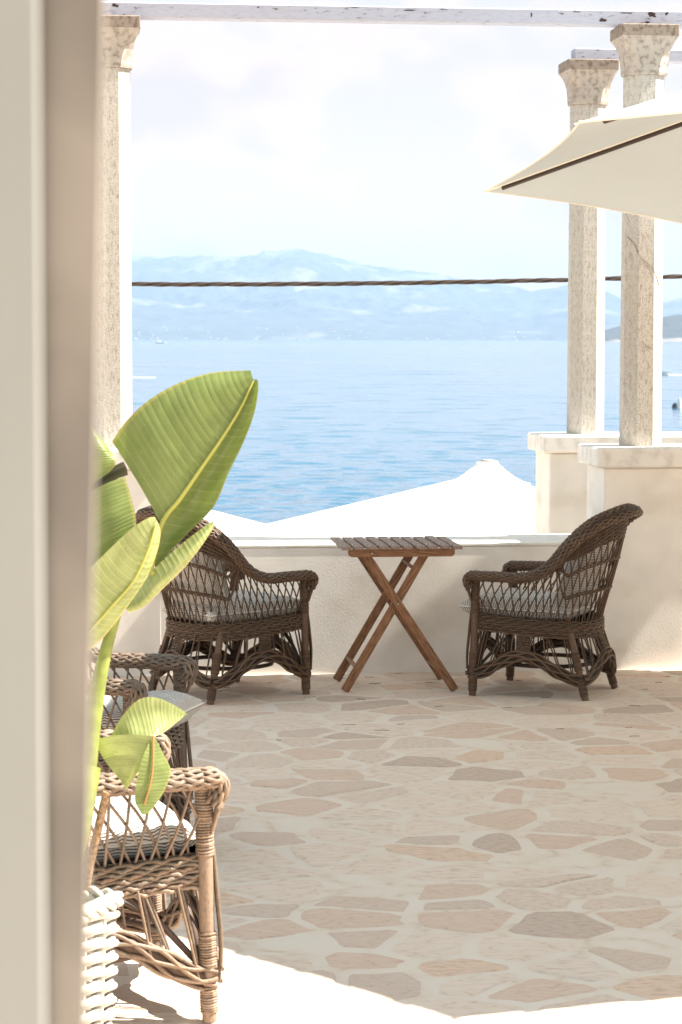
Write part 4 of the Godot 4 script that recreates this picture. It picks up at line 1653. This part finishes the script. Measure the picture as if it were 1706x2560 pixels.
func build_plant() -> void:
	# basket
	var turn := atan2(0.9, -0.42)
	var ctr := V(-0.728, 0, -5.285)
	var basket := thing("basket_planter", "white woven wicker basket planter at the bottom left", "basket", ctr)
	var half := 0.158
	var ex := V(-0.42, 0, 0.9).normalized()
	var ez := V(0.9, 0, 0.42).normalized()
	var outline := func(grow: float) -> PackedVector3Array:
		var pts := []
		for k in 4:
			var sx: float = [1, 1, -1, -1][k]
			var sz: float = [1, -1, -1, 1][k]
			var a: Vector3 = (ex * sx + ez * sz) * (half + grow)
			var nxt: float = [1, -1, -1, 1][k]
			for f in [[0.86, 1.0], [1.0, 0.86]]:
				var fx: float = f[0]
				var fz: float = f[1]
				if k % 2 == 1:
					var tmp := fx
					fx = fz
					fz = tmp
				pts.append((ex * sx * fx + ez * sz * fz) * (half + grow))
			var mid: Vector3 = [ex * 1.0, -ez, -ex, ez][k] * (half + grow) * 1.03
			pts.append(mid)
		return even(curve(pts, 8, true), 208, true)
	var weave := MB.new()
	var rows := 24
	for k in rows:
		var y := 0.012 + 0.0163 * k
		var ring: PackedVector3Array = outline.call(0.012 * k / rows)
		var pts := PackedVector3Array()
		var t := rng.randf_range(0.93, 1.03)
		weave.tint = Color(0.58 * t, 0.545 * t, 0.49 * t)
		for i in 208:
			var p := ring[i]
			var outw := p.normalized()
			pts.append(p + outw * (0.0065 * cos(PI * (i / 13.0) + PI * k)) + V(0, y + 0.004 * sin(PI * (i / 13.0) + PI * k), 0))
		weave.tube(pts, 0.0086, 7, true)
	var wv := obj("weave", weave, mats.white_wicker, basket)
	wv.set_meta("kind", "stuff")
	var r0: PackedVector3Array = outline.call(0.0)
	var r1: PackedVector3Array = outline.call(0.013)
	for k in 16:
		var i := k * 13
		var st := MB.new()
		st.tint = Color(0.58, 0.55, 0.49)
		st.tube(PackedVector3Array([r0[i], (r0[i] + r1[i]) * 0.5 + V(0, 0.2, 0), r1[i] + V(0, 0.41, 0)]), 0.006, 6)
		obj("stake", st, mats.white_wicker, basket)
	var rim := MB.new()
	for fam in 4:
		rim.tint = Color(0.62, 0.59, 0.53)
		var pts := PackedVector3Array()
		for i in 208:
			var p := r1[i]
			var a := TAU * i / 26.0 + TAU * fam / 4.0
			pts.append(p + p.normalized() * cos(a) * 0.013 + V(0, 0.408 + sin(a) * 0.013, 0))
		rim.tube(pts, 0.0088, 6, true)
	obj("plaited_rim", rim, mats.white_wicker, basket)
	# inner pot
	var pot := MB.new()
	var prow := []
	for p in [[0.09, 0.02], [0.12, 0.37], [0.132, 0.375], [0.132, 0.39], [0.124, 0.392], [0.112, 0.33], [0.0, 0.325]]:
		var row := []
		for j in 33:
			var a := TAU * j / 32.0
			row.append(V(cos(a) * p[0], p[1], sin(a) * p[0]))
		prow.append(row)
	pot.grid(prow, [], true)
	var po := obj("plant_pot", pot, mats.pot_plastic)
	po.position = ctr
	tag(po, "plain inner plant pot with soil inside the white basket", "pot")
	# plant
	var L := leaves()
	var base := V(-0.66, 0, -5.30)
	var o := thing("banana_plant", "banana plant with broad green leaves in the white basket", "plant", base)
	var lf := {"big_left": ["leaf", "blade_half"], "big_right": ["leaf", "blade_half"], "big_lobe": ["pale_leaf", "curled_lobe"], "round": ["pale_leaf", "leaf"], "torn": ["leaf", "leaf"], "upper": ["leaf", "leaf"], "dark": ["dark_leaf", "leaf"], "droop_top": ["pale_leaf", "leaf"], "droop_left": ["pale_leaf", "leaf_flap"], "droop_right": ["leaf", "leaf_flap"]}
	var big := MB.new()
	for i in range(1):
		var p := curve(L.midrib, 8)
		var r := []
		for k in p.size():
			r.append(lerpf(0.0062, 0.0022, float(k) / p.size()))
		big.tube(p, r, 8)
	var rib := obj("midrib", big, mats.leaf_rib, o)
	rib.set_meta("label", "yellow midrib of the tallest leaf")
	for k in lf:
		var m := patch(L[k])
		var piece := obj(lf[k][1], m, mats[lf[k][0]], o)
		var lb: String = {"round": "round-tipped pale leaf in front of the tallest leaf", "torn": "leaf torn straight at its right edge", "dark": "dark olive leaf underside in shade", "droop_top": "drooping pale leaf in front of the middle chair", "big_left": "broad ribbed half of the tallest leaf", "big_lobe": "curled pale lower lobe of the tallest leaf"}.get(k, "")
		if lb:
			piece.set_meta("label", lb)
	for k in [["round_rib", 0.003, "leaf_rib", "midrib"], ["droop_rib", 0.0026, "brown_rib", "midrib"], ["stalk", 0.0095, "dry_stalk", "dry_stalk"], ["stalk_b", 0.009, "dry_stalk", "dry_stalk"], ["round_pet", 0.012, "leaf_stem", "leaf_stalk"]]:
		var m := MB.new()
		m.tube(curve(L[k[0]], 8), k[1], 9)
		obj(k[3], m, mats[k[2]], o)
	var pet := MB.new()
	var pp := curve(L.petiole, 8)
	var pr := []
	for k in pp.size():
		pr.append(lerpf(0.011, 0.024, float(k) / pp.size()))
	pet.tube(pp, pr, 12)
	obj("leaf_stalk", pet, mats.leaf_stem, o)
	var stem := MB.new()
	stem.tube(curve([L.petiole[4], L.petiole[4].lerp(V(0, 0.33, 0), 0.5) + V(0.01, 0, 0), V(0.0, 0.30, 0.02)], 8), 0.034, 14)
	obj("stem", stem, mats.leaf_stem, o)


# ---------------------------------------------------------------- boats
func hull(L: float, w: float, h: float) -> MB:
	var m := MB.new()
	var rings := []
	for i in 9:
		var f := i / 8.0
		var wd := w * 0.5 * sqrt(maxf(1.0 - pow(maxf(f - 0.35, 0.0) / 0.65, 2.2), 0.0004))
		var lift := h * 0.35 * f * f
		rings.append([V(lerpf(-L, L, f) * 0.5, h + lift, -wd), V(lerpf(-L, L, f) * 0.5, h + lift, wd), V(lerpf(-L, L, f) * 0.48, 0.0 + lift * 0.4, wd * 0.6), V(lerpf(-L, L, f) * 0.48, 0.0 + lift * 0.4, -wd * 0.6)])
	m.loft(rings, Vector3.ZERO, false, false)
	m.poly(rings[0], V(0, h * 0.5, 0))
	m.poly(rings[-1], V(0, h * 0.5, 0))
	return m


func wake(L: float, w0: float, w1: float) -> MB:
	var m := MB.new()
	var rows := []
	for i in 25:
		var f := i / 24.0
		var w := lerpf(w0, w1, f) * (1.0 + 0.25 * sin(i * 2.1))
		rows.append([V(-L * f, 0.05, -w), V(-L * f, 0.10, 0), V(-L * f, 0.05, w)])
	m.grid(rows, [], true)
	for k in m.n.size():
		m.n[k] = Vector3.UP
	return m


func build_boats() -> void:
	var grp := "small boats out on the sea"
	var a := thing("motor_yacht", "tiny white motor yacht far out near the left column", "boat", V(-216, SEA, -2900), 0.0, grp)
	obj("hull", hull(13.5, 4.0, 1.6), mats.boat_white, a)
	var cab := MB.new()
	cab.cbox(Transform3D(Basis.IDENTITY, V(-2.2, 2.9, 0)), V(4.6, 1.7, 2.6), 0.2)
	obj("cabin", cab, mats.boat_white, a)
	var b := thing("speedboat", "white speedboat passing behind the left column with a long wake", "boat", V(-48.3, SEA, -460), PI, grp)
	obj("hull", hull(4.6, 1.7, 0.75), mats.boat_white, b)
	var sc := MB.new()
	sc.cbox(Transform3D(Basis.IDENTITY, V(0.2, 1.1, 0)), V(0.9, 0.5, 1.1), 0.05)
	obj("windscreen", sc, mats.boat_dark, b)
	obj("wake", wake(13.0, 0.25, 0.6), mats.foam, b)
	var c := thing("speedboat", "white speedboat with a wake at the right edge behind the cracked column", "boat", V(65.5, SEA, -505), PI, grp)
	obj("hull", hull(6.0, 2.0, 0.9), mats.boat_white, c)
	var sc2 := MB.new()
	sc2.cbox(Transform3D(Basis.IDENTITY, V(0.4, 1.35, 0)), V(1.1, 0.6, 1.2), 0.05)
	obj("windscreen", sc2, mats.boat_dark, c)
	obj("wake", wake(16.0, 0.7, 1.5), mats.foam, c)
	var d := thing("mooring_buoy", "small white mooring buoy with dark base at the right edge", "buoy", V(37.2, SEA, -266))
	var bu := MB.new()
	bu.tube(PackedVector3Array([V(0, -0.1, 0), V(0, 0.3, 0), V(0, 0.75, 0), V(0, 1.25, 0)]), [0.32, 0.36, 0.22, 0.05], 12)
	obj("float", bu, mats.boat_white, d)
	var bb := MB.new()
	bb.tube(PackedVector3Array([V(-0.55, -0.05, 0), V(-0.5, 0.35, 0), V(-0.5, 0.6, 0)]), [0.3, 0.28, 0.05], 10)
	obj("dark_float", bb, mats.boat_dark, d)


# ---------------------------------------------------------------- fallen needles by the wall
func build_needles() -> void:
	var m := MB.new()
	for k in 45:
		var near := pow(rng.randf(), 1.8)
		var p := wp(rng.randf_range(-1.3, 2.4), 0.003, 0.03 + near * 2.2)
		var a := rng.randf_range(-0.5, 0.5) + (PI if rng.randf() < 0.5 else 0.0)
		var L := rng.randf_range(0.02, 0.065)
		var d := V(cos(a), 0, sin(a)) * L
		m.tube(PackedVector3Array([p - d * 0.5, p + V(-d.z, 0, d.x) * rng.randf_range(-0.15, 0.15), p + d * 0.5]), rng.randf_range(0.0006, 0.0012), 4)
	var o := obj("fallen_needles", m, mats.bare_wood)
	tag(o, "thin dry needles and twigs scattered on the paving near the wall", "litter", "", "stuff")
